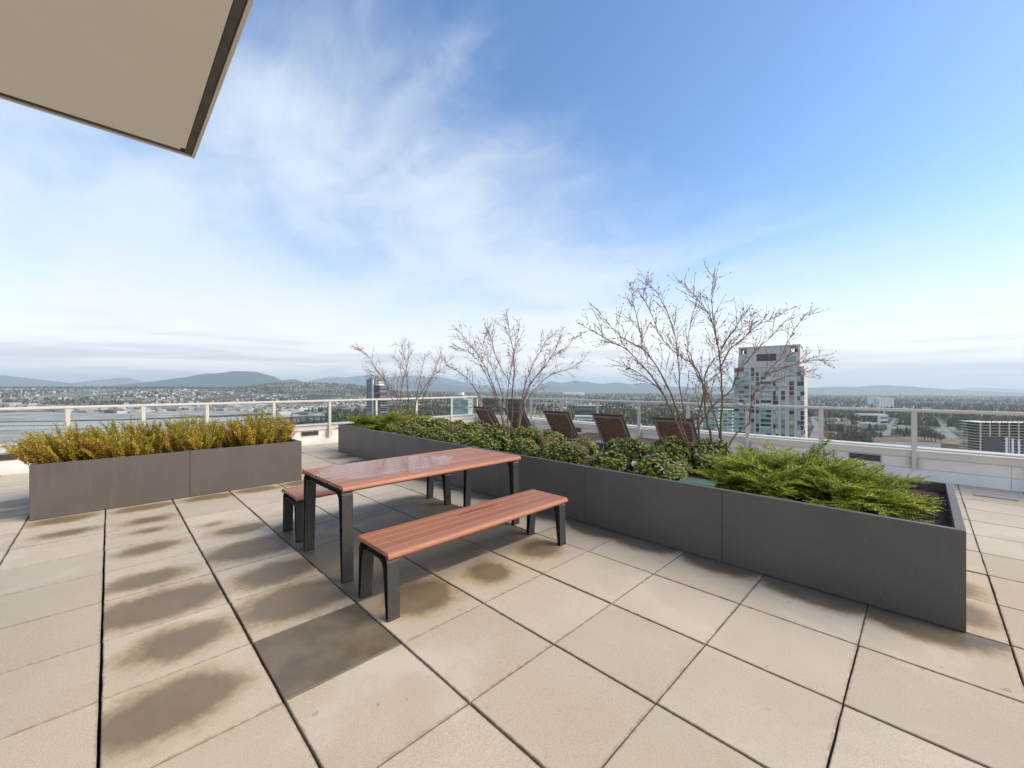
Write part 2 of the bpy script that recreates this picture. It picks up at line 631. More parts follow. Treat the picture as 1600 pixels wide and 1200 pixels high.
M['trim'] = simple('dark_drip_trim', (0.10, 0.092, 0.082), 0.7, 0.25, 9)
M['metal'] = simple('grey_aluminium', (0.20, 0.20, 0.205), 0.4, 0.05, 10, metal=0.6)
M['drain'] = simple('drain_metal', (0.50, 0.49, 0.47), 0.45, 0.1, 12, metal=0.3)
M['ipe'] = simple('oiled_brown_wood', (0.090, 0.047, 0.027), 0.55, 0.35, 14, bump=0.1, bscale=60)
M['bark'] = simple('grey_brown_bark', (0.195, 0.135, 0.092), 0.8, 0.35, 40, bump=0.3, bscale=120)
M['bud'] = leaf_mat('pinkish_bud', [(0, (0.26, 0.12, 0.07)), (.5, (0.44, 0.20, 0.12)), (1, (0.56, 0.33, 0.20))], 0.6, 0.15)
M['gold'] = leaf_mat('golden_leaf', [(0, (0.15, 0.17, 0.022)), (.25, (0.36, 0.36, 0.035)), (.50, (0.62, 0.53, 0.045)), (.70, (0.66, 0.42, 0.055)), (.86, (0.58, 0.27, 0.075)), (1, (0.30, 0.12, 0.05))], 0.4, 0.35, wnoise=3.0)
M['gold_stem'] = simple('bronze_stem', (0.10, 0.045, 0.025), 0.7, 0.3, 40)
M['moundleaf'] = leaf_mat('dark_glossy_leaf', [(0, (0.038, 0.070, 0.015)), (.5, (0.098, 0.155, 0.026)), (.85, (0.20, 0.25, 0.042)), (1, (0.32, 0.33, 0.07))], 0.28, 0.12, 0.5)
M['flowerbud'] = leaf_mat('yellow_green_bud', [(0, (0.28, 0.26, 0.05)), (.5, (0.48, 0.41, 0.10)), (.85, (0.58, 0.46, 0.16)), (1, (0.46, 0.27, 0.14))], 0.6, 0.2)
M['sprayleaf'] = leaf_mat('fresh_green_leaf', [(0, (0.075, 0.125, 0.014)), (.38, (0.23, 0.30, 0.024)), (.72, (0.50, 0.54, 0.055)), (1, (0.66, 0.64, 0.13))], 0.35, 0.38, wnoise=5.0)
M['spray_stem'] = simple('green_brown_stem', (0.10, 0.075, 0.035), 0.7, 0.3, 40)
M['straw'] = leaf_mat('tan_straw', [(0, (0.33, 0.20, 0.105)), (1, (0.56, 0.38, 0.22))], 0.7, 0.3)
M['lid'] = simple('green_plastic_lid', (0.16, 0.27, 0.215), 0.5, 0.12, 30)


def glass_mat(name, tint=(0.955, 0.972, 0.962)):
    t = NT(name)
    tr = t.new('ShaderNodeBsdfTransparent'); tr.inputs[0].default_value = (*tint, 1)
    gl = t.new('ShaderNodeBsdfGlossy'); gl.inputs['Roughness'].default_value = 0.02
    fr = t.new('ShaderNodeFresnel'); fr.inputs[0].default_value = 1.45
    mx = t.new('ShaderNodeMixShader')
    t.l.new(t.math('MULTIPLY', fr.outputs[0], 0.8), mx.inputs[0])
    t.l.new(tr.outputs[0], mx.inputs[1]); t.l.new(gl.outputs[0], mx.inputs[2])
    t.l.new(mx.outputs[0], t.out.inputs['Surface'])
    return t.m


M['glass'] = glass_mat('clear_guard_glass')

# ================================================================== terrace
T = 0.61147


def px_ground(x, y, z=0.0):
    d = ray(x, y)
    t = (z - H) / d[2]
    return CAM[0] + d[0] * t, CAM[1] + d[1] * t


WET = {}
for ij in [(-1, 1), (0, 0), (0, -1), (0, -2), (1, 0), (1, -1), (1, -2), (2, 0), (2, -1), (2, -2)]:
    WET[ij] = (0.0, 0.0, 0.46, 0.95)
WET[(1, 0)] = (-0.06, 0.0, 0.42, 0.9)
for i, cy_ in ((0, 0.02), (1, 0.05), (2, 0.0)):
    WET[(i, -3)] = (0.30, cy_, 0.27, 0.62)
for j in range(-4, 6):
    WET[(3, j)] = (-0.02 + 0.05 * math.sin(j * 2.1), 0.33, 0.37 + 0.03 * math.sin(j * 1.7), 1.30)
WET[(4, 5)] = (0.13, -0.02, 0.145, 0.8)
WET[(5, 5)] = (0.12, -0.16, 0.11, 0.7)
for i in range(-3, 2):
    WET.setdefault((i, -6), (0.05 + 0.03 * math.sin(i * 3), 0.06 * math.sin(i * 5), 0.15, 0.55))
for x, y, r, k in [(265, 1105, .23, .7), (285, 1000, .20, .72), (250, 945, .27, .58), (228, 906, .18, .65), (235, 856, .16, .6),
                   (235, 829, .09, .6), (235, 812, .14, .6), (465, 937, .28, .65), (437, 893, .22, .62), (402, 855, .28, .6),
                   (378, 826, .17, .6), (330, 820, .06, .6), (110, 832, .13, .55), (655, 932, .26, .85), (765, 893, .21, 1.0),
                   (842, 857, .21, .9), (14, 801, .34, .9), (14, 786, .30, .8), (535, 714, .25, .7), (562, 722, .25, .8)]:
    gx, gy = px_ground(x, y)
    j, i = math.floor(gx / T), math.floor(gy / T)
    WET[(i, j)] = (gx - (j + .5) * T, gy - (i + .5) * T, r * .88, k * 1.05)

deck = MB().box(-8.6, 10.5, -8.6, 8.4, -0.45, -0.052).build('terrace_floor', M['joint'])
tag(deck, kind='structure')


def paver_mesh(seed):
    r = np.random.default_rng(seed)
    hx, hy, n = 0.3035, 0.3010, 5
    pts = []
    cs = [(-hx, -hy), (hx, -hy), (hx, hy), (-hx, hy)]
    for a in range(4):
        p, q = np.array(cs[a]), np.array(cs[(a + 1) % 4])
        for k in range(n):
            w = p + (q - p) * k / n
            nrm = np.array([-(q - p)[1], (q - p)[0]]) / np.linalg.norm(q - p)
            pts.append(w + nrm * (r.random() ** 3 * 0.0035 if k else 0.002))
    pts = np.array(pts); m = len(pts)
    top = np.c_[pts * (1 - 0.0105), np.zeros(m)]
    cham = np.c_[pts, np.full(m, -0.003)]
    bot = np.c_[pts, np.full(m, -0.045)]
    V = np.concatenate([top, cham, bot, [[0, 0, 0]]])
    i = np.arange(m); i2 = (i + 1) % m
    Q = np.concatenate([np.stack([i2, i, m + i, m + i2], 1), np.stack([m + i2, m + i, 2 * m + i, 2 * m + i2], 1)])
    Tt = np.stack([i, i2, np.full(m, 3 * m)], 1)
    return mesh_np('paver', V, [Q, Tt], [M['paver']])


pav = [paver_mesh(s) for s in range(6)]
cells = []
for i in range(-14, 13):
    for j in range(-13, 15):
        X, Y = (j + .5) * T, (i + .5) * T
        if X < -7.45 or X > 9.5 or Y > 7.75 or Y < -7.5:
            continue
        if -5.75 < X - .3 and X + .3 < 3.4 and 2.5 < Y - .3 and Y + .3 < 4.05:
            continue
        if -4.6 < X - .3 and X + .3 < -3.55 and -1.75 < Y - .3 and Y + .3 < 0.9:
            continue
        v = np.array([X, Y]) - CAM
        yc = v @ FWD
        if yc > 0.5:
            px, py, _ = to_px((X, Y, 0))
            vis = -250 < px < 1850 and py < 1420
            area = 1.0 / yc ** 3
        else:
            vis, area = False, 0
        cells.append((area if vis else 0, i, j, X, Y))
cells.sort(reverse=True)
rest = MB()
for k, (area, i, j, X, Y) in enumerate(cells):
    if k < 296 and area > 0:
        o = obj('paver', pav[rng.integers(6)], deck, (X + rng.normal(0, .0009), Y + rng.normal(0, .0009), rng.normal(0, .0009)))
        o.rotation_euler = (rng.normal(0, .0012), rng.normal(0, .0012), rng.normal(0, .0012) + (math.pi if rng.random() < .5 else 0))
        w = WET.get((i, j))
        flip = -1.0 if abs(o.rotation_euler[2]) > 1 else 1.0
        if w:
            o.color = (w[0] * flip + .5, w[1] * flip + .5, w[2] + .4, w[3])
        else:
            o.color = (0.5, 0.5, 0.0, 1.0)
    else:
        rest.box(X - .3035, X + .3035, Y - .301, Y + .301, -.045, 0.0, 0.003)
ro = rest.build('distant_pavers', simple('plain_paver', (0.49, 0.435, 0.35), 0.85, 0.1, 3, bump=.2, bscale=200), deck)
ro['kind'] = 'stuff'

# ------------------------------------------------------------------ parapets and guards


def parapet(name, label, a0, a1, place):
    """place(a, d, z): a runs along the wall, d = outward from the terrace face"""
    root = thing(name, label, 'parapet', place(a0, 0, 0))
    r0 = Vector(root.location)

    def bx(nm, m, u0, u1, d0, d1, z0, z1, b=0.003):
        p, q = place(u0, d0, z0), place(u1, d1, z1)
        lo = [min(p[i], q[i]) - r0[i] for i in range(3)]; hi = [max(p[i], q[i]) - r0[i] for i in range(3)]
        return MB().box(lo[0], hi[0], lo[1], hi[1], lo[2], hi[2], b).build(nm, m, root)
    bx('wall', M['stucco'], a0, a1, .03, .36, -0.3, .362, 0)
    L = a1 - a0
    nb = max(1, round(L / 3.05))
    for k in range(nb):
        u0, u1 = a0 + L * k / nb, a0 + L * (k + 1) / nb
        bx('base_board', M['base'], u0 + .002, u1 - .002, .008, .03, -.046, .165)
        bx('wall_panel', M['stucco'], u0 + .0015, u1 - .0015, .017, .03, .171, .350)
    nc = max(1, round(L / 2.44))
    for k in range(nc):
        u0, u1 = a0 + L * (k + .28) / nc if k else a0, min(a1, a0 + L * (k + 1.28) / nc)
        prof = [(-.012, .350), (-.012, .452), (.0, .462), (.20, .486), (.40, .480), (.40, .36), (.39, .36), (.39, .4), (.004, .4), (.004, .350)]
        mb = MB()
        pts = [Vector(place(a, d, z)) - r0 for a in (u0 + .002, u1 - .002) for d, z in prof]
        n = len(prof)
        V = [tuple(p) for p in pts]
        mb.add(V, [(i, (i + 1) % n, n + (i + 1) % n, n + i) for i in range(n)])
        mb.caps = [(0, n, 0)]
        mb.build('cap_flashing', M['flash'], root)
    return root, bx


PX0 = -7.47
PY0 = 7.80
pl, plbx = parapet('parapet_wall', 'low cream parapet on the left, behind the golden shrubs, with louvre vents', -8.3, 7.80, lambda a, d, z: (PX0 - d, a, z))
pr, prbx = parapet('parapet_wall', 'low cream parapet on the right, running behind the loungers to the floor drain', -7.46, 10.0, lambda a, d, z: (a, PY0 + d, z))


def vent(bx, u):
    f = bx('vent', M['drain'], u - .21, u + .21, .004, .02, .215, .335, .002)
    for k in range(5):
        s = bx('louvre', M['black'], u - .195, u + .195, -.004, .006, .226 + k * .02, .240 + k * .02, .001)
        s.parent = f; s.matrix_parent_inverse = Matrix.Identity(4)
    return f


for u in (-2.5, 2.38): vent(plbx, u)
for u in (-3.35, 2.62, ): vent(prbx, u)


def guard(name, label, posts, a0, a1, place):
    root = thing(name, label, 'railing', place(a0, 0, 0))
    r0 = Vector(root.location)

    def bx(nm, m, u0, u1, d0, d1, z0, z1, b=0.003, par=root):
        p, q = place(u0, d0, z0), place(u1, d1, z1)
        lo = [min(p[i], q[i]) - r0[i] for i in range(3)]; hi = [max(p[i], q[i]) - r0[i] for i in range(3)]
        return MB().box(lo[0], hi[0], lo[1], hi[1], lo[2], hi[2], b).build(nm, m, par)
    bx('top_rail', M['rail'], a0, a1, -.078, -.012, 1.058, 1.106, .010)
    for a in posts:
        p = bx('post', M['rail'], a - .026, a + .026, -.070, -.018, .165, 1.0575, .004)
        bx('bracket', M['drain'], a - .055, a - .0275, -.05, .0165, .20, .32, .002, p)
        bx('bracket', M['drain'], a + .0275, a + .055, -.05, .0165, .20, .32, .002, p)
    for a, b in zip(posts[:-1], posts[1:]):
        g = bx('glass_panel', M['glass'], a + .035, b - .035, -.050, -.038, .50, 1.045, 0)
        for e in (a + .0265, b - .0345):
            bx('glazing_strip', M['rail'], e, e + .008, -.054, -.034, .50, 1.05, 0, g)
        bx('bottom_rail', M['rail'], a + .0265, b - .0265, -.062, -.026, .476, .498, .003, g)
    return root


guard('glass_railing', 'glass railing with beige posts along the left parapet', [-7.7, -6.7, -5.7, -4.71, -3.72, -2.72, -1.72, -.72, .29, 1.56, 2.84, 4.11, 5.39, 6.68, 7.745], -8.0, 7.73, lambda a, d, z: (PX0 - d, a, z))
guard('glass_railing', 'glass railing with beige posts running behind the wooden loungers', [-7.22, -6.07, -4.92, -3.75, -2.60, -1.44, -.29, .87, 2.04, 3.21, 4.38, 5.55, 6.72, 7.9, 9.0], -7.40, 9.4, lambda a, d, z: (a, PY0 + d, z))

# ------------------------------------------------------------------ roof overhang above the viewer
ZS = 2.75
OX, OY = 0.45, -0.856
ov = thing('roof_overhang', 'beige soffit corner of a flat roof with dark edge strip, top left', 'roof', (OX, OY, ZS))
MB().box(.062, 7.6, -7.5, -.044, .004, .30).build('soffit', M['soffit'], ov)
MB().box(0.03, 7.6, -.042, -.012, .002, .28, .002).build('drip_strip', M['trim'], ov)
MB().box(0.012, .028, -7.5, -.012, .002, .28, .002).build('drip_strip', M['trim'], ov)
MB().box(0.030, .060, -7.5, -.062, .006, .28, .002).build('edge_filler', M['soffit'], ov)
MB().box(-.006, 7.6, -.010, 0.004, -.004, .31, .001).build('fascia', M['flash'], ov)
MB().box(-.006, .010, -7.5, -.0105, -.004, .31, .001).build('fascia', M['flash'], ov)
pw = thing('penthouse_wall', 'cream rendered penthouse wall under the roof overhang', 'wall', (7.0, -4.6, 0))
MB().box(0, .9, -3.2, 3.2, -0.05, ZS + .004).build('wall', M['stucco'], pw)

# ------------------------------------------------------------------ planters


def planter(name, label, x0, x1, y0, y1, seams_x, seams_y, hz=0.607, t=0.046, long_ends=False):
    root = thing(name, label, 'planter', (x0, y0, 0))
    z0 = 0.004

    def bx(nm, a0, a1, b0, b1, c0, c1, m=M['planter'], b=.0025):
        return MB().box(a0 - x0, a1 - x0, b0 - y0, b1 - y0, c0, c1, b).build(nm, m, root)
    for a, b in zip(seams_x[:-1], seams_x[1:]):
        e = t + .001 if long_ends else 0.0
        bx('side_panel', a + .0016 + e, b - .0016 - e, y0, y0 + t, z0, hz)
        bx('side_panel', a + .0016 + e, b - .0016 - e, y1 - t, y1, z0, hz)
    for a, b in zip(seams_y[:-1], seams_y[1:]):
        lo = a + .0016 if a > y0 + t else y0 + t + .0016
        hi = b - .0016 if b < y1 - t else y1 - t - .0016
        if long_ends:
            lo, hi = a + .0016, b - .0016
        bx('end_panel', x0, x0 + t, lo, hi, z0, hz)
        bx('end_panel', x1 - t, x1, lo, hi, z0, hz)
    bx('liner', x0 + t + .001, x1 - t - .001, y0 + t + .001, y1 - t - .001, z0 + .01, .40, M['black'])
    # uneven mulch surface
    nx, ny = int((x1 - x0) / .05), int((y1 - y0) / .05)
    gx = np.linspace(x0 + t + .002, x1 - t - .002, nx); gy = np.linspace(y0 + t + .002, y1 - t - .002, ny)
    A, B = np.meshgrid(gx, gy)
    Z = .515 + .05 * (fbm(A * 2.2 + 9, B * 2.2) - .5) + .022 * (fbm(A * 14, B * 14, 2) - .5)
    V = np.stack([A - x0, B - y0, Z], -1).reshape(-1, 3)
    k = (np.arange(ny - 1)[:, None] * nx + np.arange(nx - 1)[None, :]).ravel()
    obj('mulch', mesh_np('mulch', V, [np.stack([k, k + 1, k + nx + 1, k + nx], 1)], [M['soil']], smooth=True), root)
    return root


RX0, RX1, RY0, RY1 = -5.84, 3.50, 2.43, 4.12
pr_ = planter('planter_box', 'long grey panelled planter with bare shrubs, running behind the picnic table', RX0, RX1, RY0, RY1, [-5.84, -4.66, -3.31, -1.94, -.57, .77, 2.14, 3.50], [RY0, RY1])
LX0, LX1, LY0, LY1 = -4.72, -3.49, -1.81, .94
pl_ = planter('planter_box', 'shorter grey planter of golden shrubs at the left', LX0, LX1, LY0, LY1, [LX0, LX1], [LY0, -.435, LY1], long_ends=True)


def soil_z(x, y):
    return float(.515 + .05 * (fbm(np.array(x) * 2.2 + 9, np.array(y) * 2.2) - .5))


# loose bark chips on the bare mulch
ch = MB()
n = 5200
cx_ = rng.uniform(RX0 + .06, RX1 - .06, n); cy_ = rng.uniform(RY0 + .06, RY1 - .06, n)
keep = (cx_ > 0.2) | (rng.random(n) < .3)
cx_, cy_ = cx_[keep], cy_[keep]; n = len(cx_)
cz_ = .515 + .05 * (fbm(cx_ * 2.2 + 9, cy_ * 2.2) - .5) + .006
a = rng.uniform(0, 2 * np.pi, n)
D = np.stack([np.cos(a), np.sin(a), rng.normal(0, .35, n)], 1)
N = np.stack([rng.normal(0, .4, n), rng.normal(0, .4, n), np.ones(n)], 1)
ch.leaves(np.stack([cx_ - RX0, cy_ - RY0, cz_], 1), D, N, rng.uniform(.02, .06, n), rng.uniform(.008, .02, n), .1)
co = ch.build('bark_chips', M['chip'], pr_); co['kind'] = 'stuff'

# ------------------------------------------------------------------ table and benches


def contour(hw_top, hw_foot, ztop, rad, zfoot=0.0, n=6):
    """one half-contour path from left foot over the top to the right foot"""
    pts = [(-hw_foot, zfoot)]
    cxl, czl = -hw_top + rad, ztop - rad
    for k in range(n + 1):
        a = math.pi - k / n * math.pi / 2
        pts.append((cxl + rad * math.cos(a), czl + rad * math.sin(a)))
    for k in range(n + 1):
        a = math.pi / 2 - k / n * math.pi / 2
        pts.append((-cxl + rad * math.cos(a), czl + rad * math.sin(a)))
    pts.append((hw_foot, zfoot))
    return np.array(pts)


def strip(mb, A, B, y0, y1):
    n = len(A)
    V = [(p[0], y, p[1]) for y in (y0, y1) for S in (A, B) for p in S]
    Q = []
    for i in range(n - 1):
        Q += [(i, i + 1, n + i + 1, n + i), (2 * n + i, 3 * n + i, 3 * n + i + 1, 2 * n + i + 1),
              (i, 2 * n + i, 2 * n + i + 1, i + 1), (n + i, n + i + 1, 3 * n + i + 1, 3 * n + i)]
    Q += [(0, n, 3 * n, 2 * n), (n - 1, 3 * n - 1, 4 * n - 1, 2 * n - 1)]
    mb.add(V, Q)


def slat_profile(w, th, edge=0, drop=0.040):
    if edge == 0:
        c = .0022
        return [(-w / 2 + c, 0), (-w / 2, -c), (-w / 2, -th), (w / 2, -th), (w / 2, -c), (w / 2 - c, 0)]
    r = 0.032
    p = [(-w / 2 + .0022, 0), (-w / 2, -.0022), (-w / 2, -th), (w / 2 - .022, -th), (w / 2 - .022, -drop), (w / 2 - .012, -drop - .004), (w / 2, -drop + .006)]
    for k in range(7):
        a = k / 6 * math.pi / 2
        p.append((w / 2 - r + r * math.cos(a), -r + r * math.sin(a)))
    if edge < 0:
        p = [(-x, z) for x, z in p][::-1]
    return p


def plank_set(name, label, cat, cx, y0, y1, width, ztop, nsl, hwf, leg_th, group=None):
    root = thing(name, label, cat, (cx, y0, 0), 0, group)
    L = y1 - y0
    gap = .0075 if nsl > 6 else .0048
    w = (width - gap * (nsl - 1)) / nsl
    for k in range(nsl):
        x = -width / 2 + w / 2 + k * (w + gap)
        prof = slat_profile(w, .026, -1 if k == 0 else (1 if k == nsl - 1 else 0))
        mb = MB().prism([(x + a, ztop + b) for a, b in prof], 'y', rng.uniform(-.002, .002), L + rng.uniform(-.002, .002))
        mb.build('slat', M['slat'], root)
    zt = ztop - .027
    hwt = width / 2 - .030
    for y, s in ((.006, 1), (L - .006, -1)):      # s: open side faces outward
        mb = MB()
        O = contour(hwt, hwf, zt, .060, .012)
        th_top = leg_th
        I = contour(hwt - th_top, hwf - leg_th * .56, zt - .046, .062, .012)
        O5 = O + (I - O) * (.006 / np.linalg.norm(I - O, axis=1))[:, None]
        I5 = I + (O - I) * (.006 / np.linalg.norm(I - O, axis=1))[:, None]
        wd = .082 * s
        strip(mb, O, O5, y, y + wd)
        strip(mb, I5, I, y, y + wd)
        strip(mb, O5 + (I - O) * .002, I5 - (I - O) * .002, y + wd * .62, y + wd * .72)
        fr = mb.build('leg_frame', M['leg'], root)
        for sx in (-1, 1):
            xf = sx * (hwf - leg_th * .28)
            f = MB()
            f.box(xf - .020, xf + .020, min(y, y + wd) - .004, max(y, y + wd) + .002, .0015, .0135, .003)
            f.tube([(xf, y + wd * .25, .012), (xf, y + wd * .25, .026)], [.011, .009], 8)
            f.build('foot', M['black'], fr)
    MB().box(-.02, .02, .10, L - .10, zt - .030, zt - .001, .002).build('under_rail', M['leg'], root)
    return root


plank_set('picnic_table', 'wet brown slatted picnic table on charcoal legs between the two benches', 'table', -.145, .035, 1.925, .905, .724, 9, .432, .068)
plank_set('bench', 'brown slatted bench on the near side of the picnic table', 'bench', .765, .035, 1.835, .47, .432, 5, .214, .060, 'slatted benches at the picnic table')
plank_set('bench', 'brown slatted bench half hidden on the far side of the picnic table', 'bench', -1.025, .050, 1.835, .47, .432, 5, .214, .060, 'slatted benches at the picnic table')

# ------------------------------------------------------------------ loungers


def make_lounger(label):
    root = thing('sun_lounger', label, 'lounger', (0, 0, 0), 0, 'wooden loungers facing the railing')
    W = .345
    top, hinge = np.array([0.0, .925]), np.array([.42, .300])
    ax = hinge - top; Lb = np.linalg.norm(ax); ax /= Lb
    nr = np.array([ax[1], -ax[0]])            # towards the sitter's side (up, +y)
    if nr[1] < 0: nr = -nr

    def plank(nm, c, d, nn, wid, th, x0, x1, m, par):
        a, b = c - d * wid / 2, c + d * wid / 2
        poly = [a, b, b + nn * th, a + nn * th]
        return MB().prism([(p[0], p[1]) for p in poly], 'x', x0, x1).build(nm, m, par)
    back = plank('back_frame', top + ax * .055, ax, -nr, .036, .024, -W + .05, W - .05, M['metal'], root)
    for sx in (-1, 1):
        plank('frame_bar', (top + hinge) / 2, ax, -nr, Lb - .05, .026, sx * (W - .045) - .016, sx * (W - .045) + .016, M['metal'], back)
    nsl = 13
    for k in range(nsl):
        c = top + ax * (Lb * (k + .5) / nsl)
        plank('back_slat', c, ax, nr, Lb / nsl - .013, .020, -W, W, M['ipe'], root)
    for sx in (-1, 1):
        mb = MB().box(sx * (W - .03) - .018, sx * (W - .03) + .018, .22, 1.80, .220, .280, .004)
        mb.build('side_rail', M['metal'], root)
    for k in range(16):
        y = .49 + k * .083
        MB().box(-W, W, y - .034, y + .034, .282, .302, .003).build('seat_slat', M['ipe'], root)
    for sx in (-1, 1):
        for y in (.36, 1.70):
            MB().box(sx * (W - .03) - .017, sx * (W - .03) + .017, y - .025, y + .025, .0015, .219, .003).build('leg', M['metal'], root)
        p = MB(); q = top + ax * .5 * Lb
        p.tube([(sx * (W - .075), q[0] + .012, q[1] - .03), (sx * (W - .075), .26, .255)], .009, 6)
        p.build('support_strut', M['metal'], root)
    return root


lab = ['brown slatted lounger farthest left, behind the middle bare shrub', 'second brown slatted lounger from the left, partly behind the middle bare shrub',
       'brown slatted lounger in the middle of the row of five', 'fourth brown slatted lounger, just left of the largest bare shrub',
       'nearest brown slatted lounger, behind the stems of the largest bare shrub']
l0 = make_lounger(lab[0])
for k, x in enumerate([-4.62, -3.46, -2.20, -.95, .335]):
    o = l0 if k == 0 else copy_tree(l0)
    o['label'] = lab[k]
    o.location = (x, 5.55 + (.02, -.01, 0, .015, -.01)[k], 0)
    o.rotation_euler[2] = (.02, -.015, .01, -.01, .012)[k]

# small fixtures ------------------------------------------------------
dg = thing('floor_drain', 'pale metal drain grate set in the paving at the right edge', 'drain', (4.25, 7.0, .002))
gx, gy = px_ground(1556, 777)
dg.location = (gx, gy, 0.001)
MB().box(-.19, .19, -.075, .075, 0, .012, .004).build('frame', M['drain'], dg)
for k in range(9):
    MB().box(-.175, .175, -.062 + k * .0155 - .005, -.062 + k * .0155 + .005, .0125, .016, .0015).build('grate_bar', M['drain'], dg)

# ================================================================== planting


def unit(v):
    v = np.asarray(v, float)
    return v / (np.linalg.norm(v, axis=-1, keepdims=True) + 1e-9)


def curve(p0, d0, L, n, bend, r):
    """a stem path that starts along d0 and bends by 'bend' over its length"""
    pts, d = [np.array(p0, float)], unit(d0)
    for k in range(n):
        pts.append(pts[-1] + d * L / n)
        d = unit(d + np.asarray(bend) / n + r.normal(0, .05, 3))
    return np.array(pts)


def sample(path, t):
    t = np.clip(np.asarray(t) * (len(path) - 1), 0, len(path) - 1.0001)
    i = t.astype(int); f = (t - i)[:, None]
    P = path[i] * (1 - f) + path[i + 1] * f
    return P, unit(path[i + 1] - path[i])


def spiral_leaves(mb, path, t0, t1, sp, L, W, r, out=.85, along=.6):
    ln = np.linalg.norm(np.diff(path, axis=0), axis=1).sum()
    n = max(2, int(ln * (t1 - t0) / sp))
    t = np.linspace(t0, t1, n)
    P, D = sample(path, t)
    a = np.arange(n) * 2.4 + r.uniform(0, 6)
    ref = unit(np.cross(D, [0.3, .2, .93])); ref2 = np.cross(D, ref)
    rad = ref * np.cos(a)[:, None] + ref2 * np.sin(a)[:, None]
    dirs = unit(rad * out + D * along + r.normal(0, .2, (n, 3)))
    s = r.uniform(.7, 1.15, n) * (1.05 - .35 * t)
    mb.leaves(P, dirs, D + r.normal(0, .3, (n, 3)), L * s, W * s, .22)


def gold_shrub(label, cx, cy, rx, ry, hgt, lean, ns, seed):
    r = np.random.default_rng(seed)
    root = thing('golden_shrub', label, 'shrub', (cx, cy, soil_l), 0, 'golden shrubs in the left planter')
    lv, st = MB(), MB()
    for k in range(ns):
        q = r.random() ** .5; a = r.uniform(0, 2 * np.pi)
        p0 = np.array([q * rx * np.cos(a), q * ry * np.sin(a), -.01])
        d = np.array([.42 * q * np.cos(a), .42 * q * np.sin(a), 1.0]) + np.array(lean) + r.normal(0, .13, 3)
        L = hgt * r.uniform(.50, .92) * (1.14 - .34 * q)
        path = curve(p0, d, L, 7, np.array([0, 0, .1]) + np.array(lean) * .25 + r.normal(0, .15, 3), r)
        st.tube(path, np.linspace(.0035, .0012, len(path)), 3, cap=False)
        spiral_leaves(lv, path, .10, 1, .0066, .029, .0235, r, 1.0, .25)
        for j in range(r.integers(6, 9)):
            t = r.uniform(.15, .85)
            P, D = sample(path, np.array([t]))
            b = unit(D[0] + unit(r.normal(0, 1, 3)) * .65 + np.array([0, 0, .25]))
            tw = curve(P[0], b, r.uniform(.08, .18) * (1.2 - t * .6), 4, (0, 0, .2), r)
            st.tube(tw, np.linspace(.002, .001, len(tw)), 3, cap=False)
            spiral_leaves(lv, tw, .05, 1, .0072, .024, .020, r, 1.0, .22)
    s = st.build('stems', M['gold_stem'], root)
    f = lv.build('foliage', M['gold'], root)
    return root


soil_l = .50
XS = -4.10


def on_x(px, X):
    d = ray(px, 0)
    t = (X - CAM[0]) / d[0]
    return CAM[1] + t * d[1]


gold_shrub('golden bronze shrub leaning out over the left end of the left planter', XS, on_x(116, XS), .42, .36, .60, (0.05, -.34, 0), 110, 11)
gold_shrub('golden bronze shrub in the left planter, second from its left end', XS, on_x(200, XS), .42, .40, .62, (0.05, -.24, 0), 135, 12)
gold_shrub('golden shrub at the middle of the left planter, reddish at its left edge', XS, on_x(305, XS), .40, .34, .66, (0.02, -.12, 0), 115, 13)
gold_shrub('bright yellow shrub at the right end of the left planter', XS, on_x(402, XS), .42, .40, .66, (0.02, .02, 0), 150, 14)


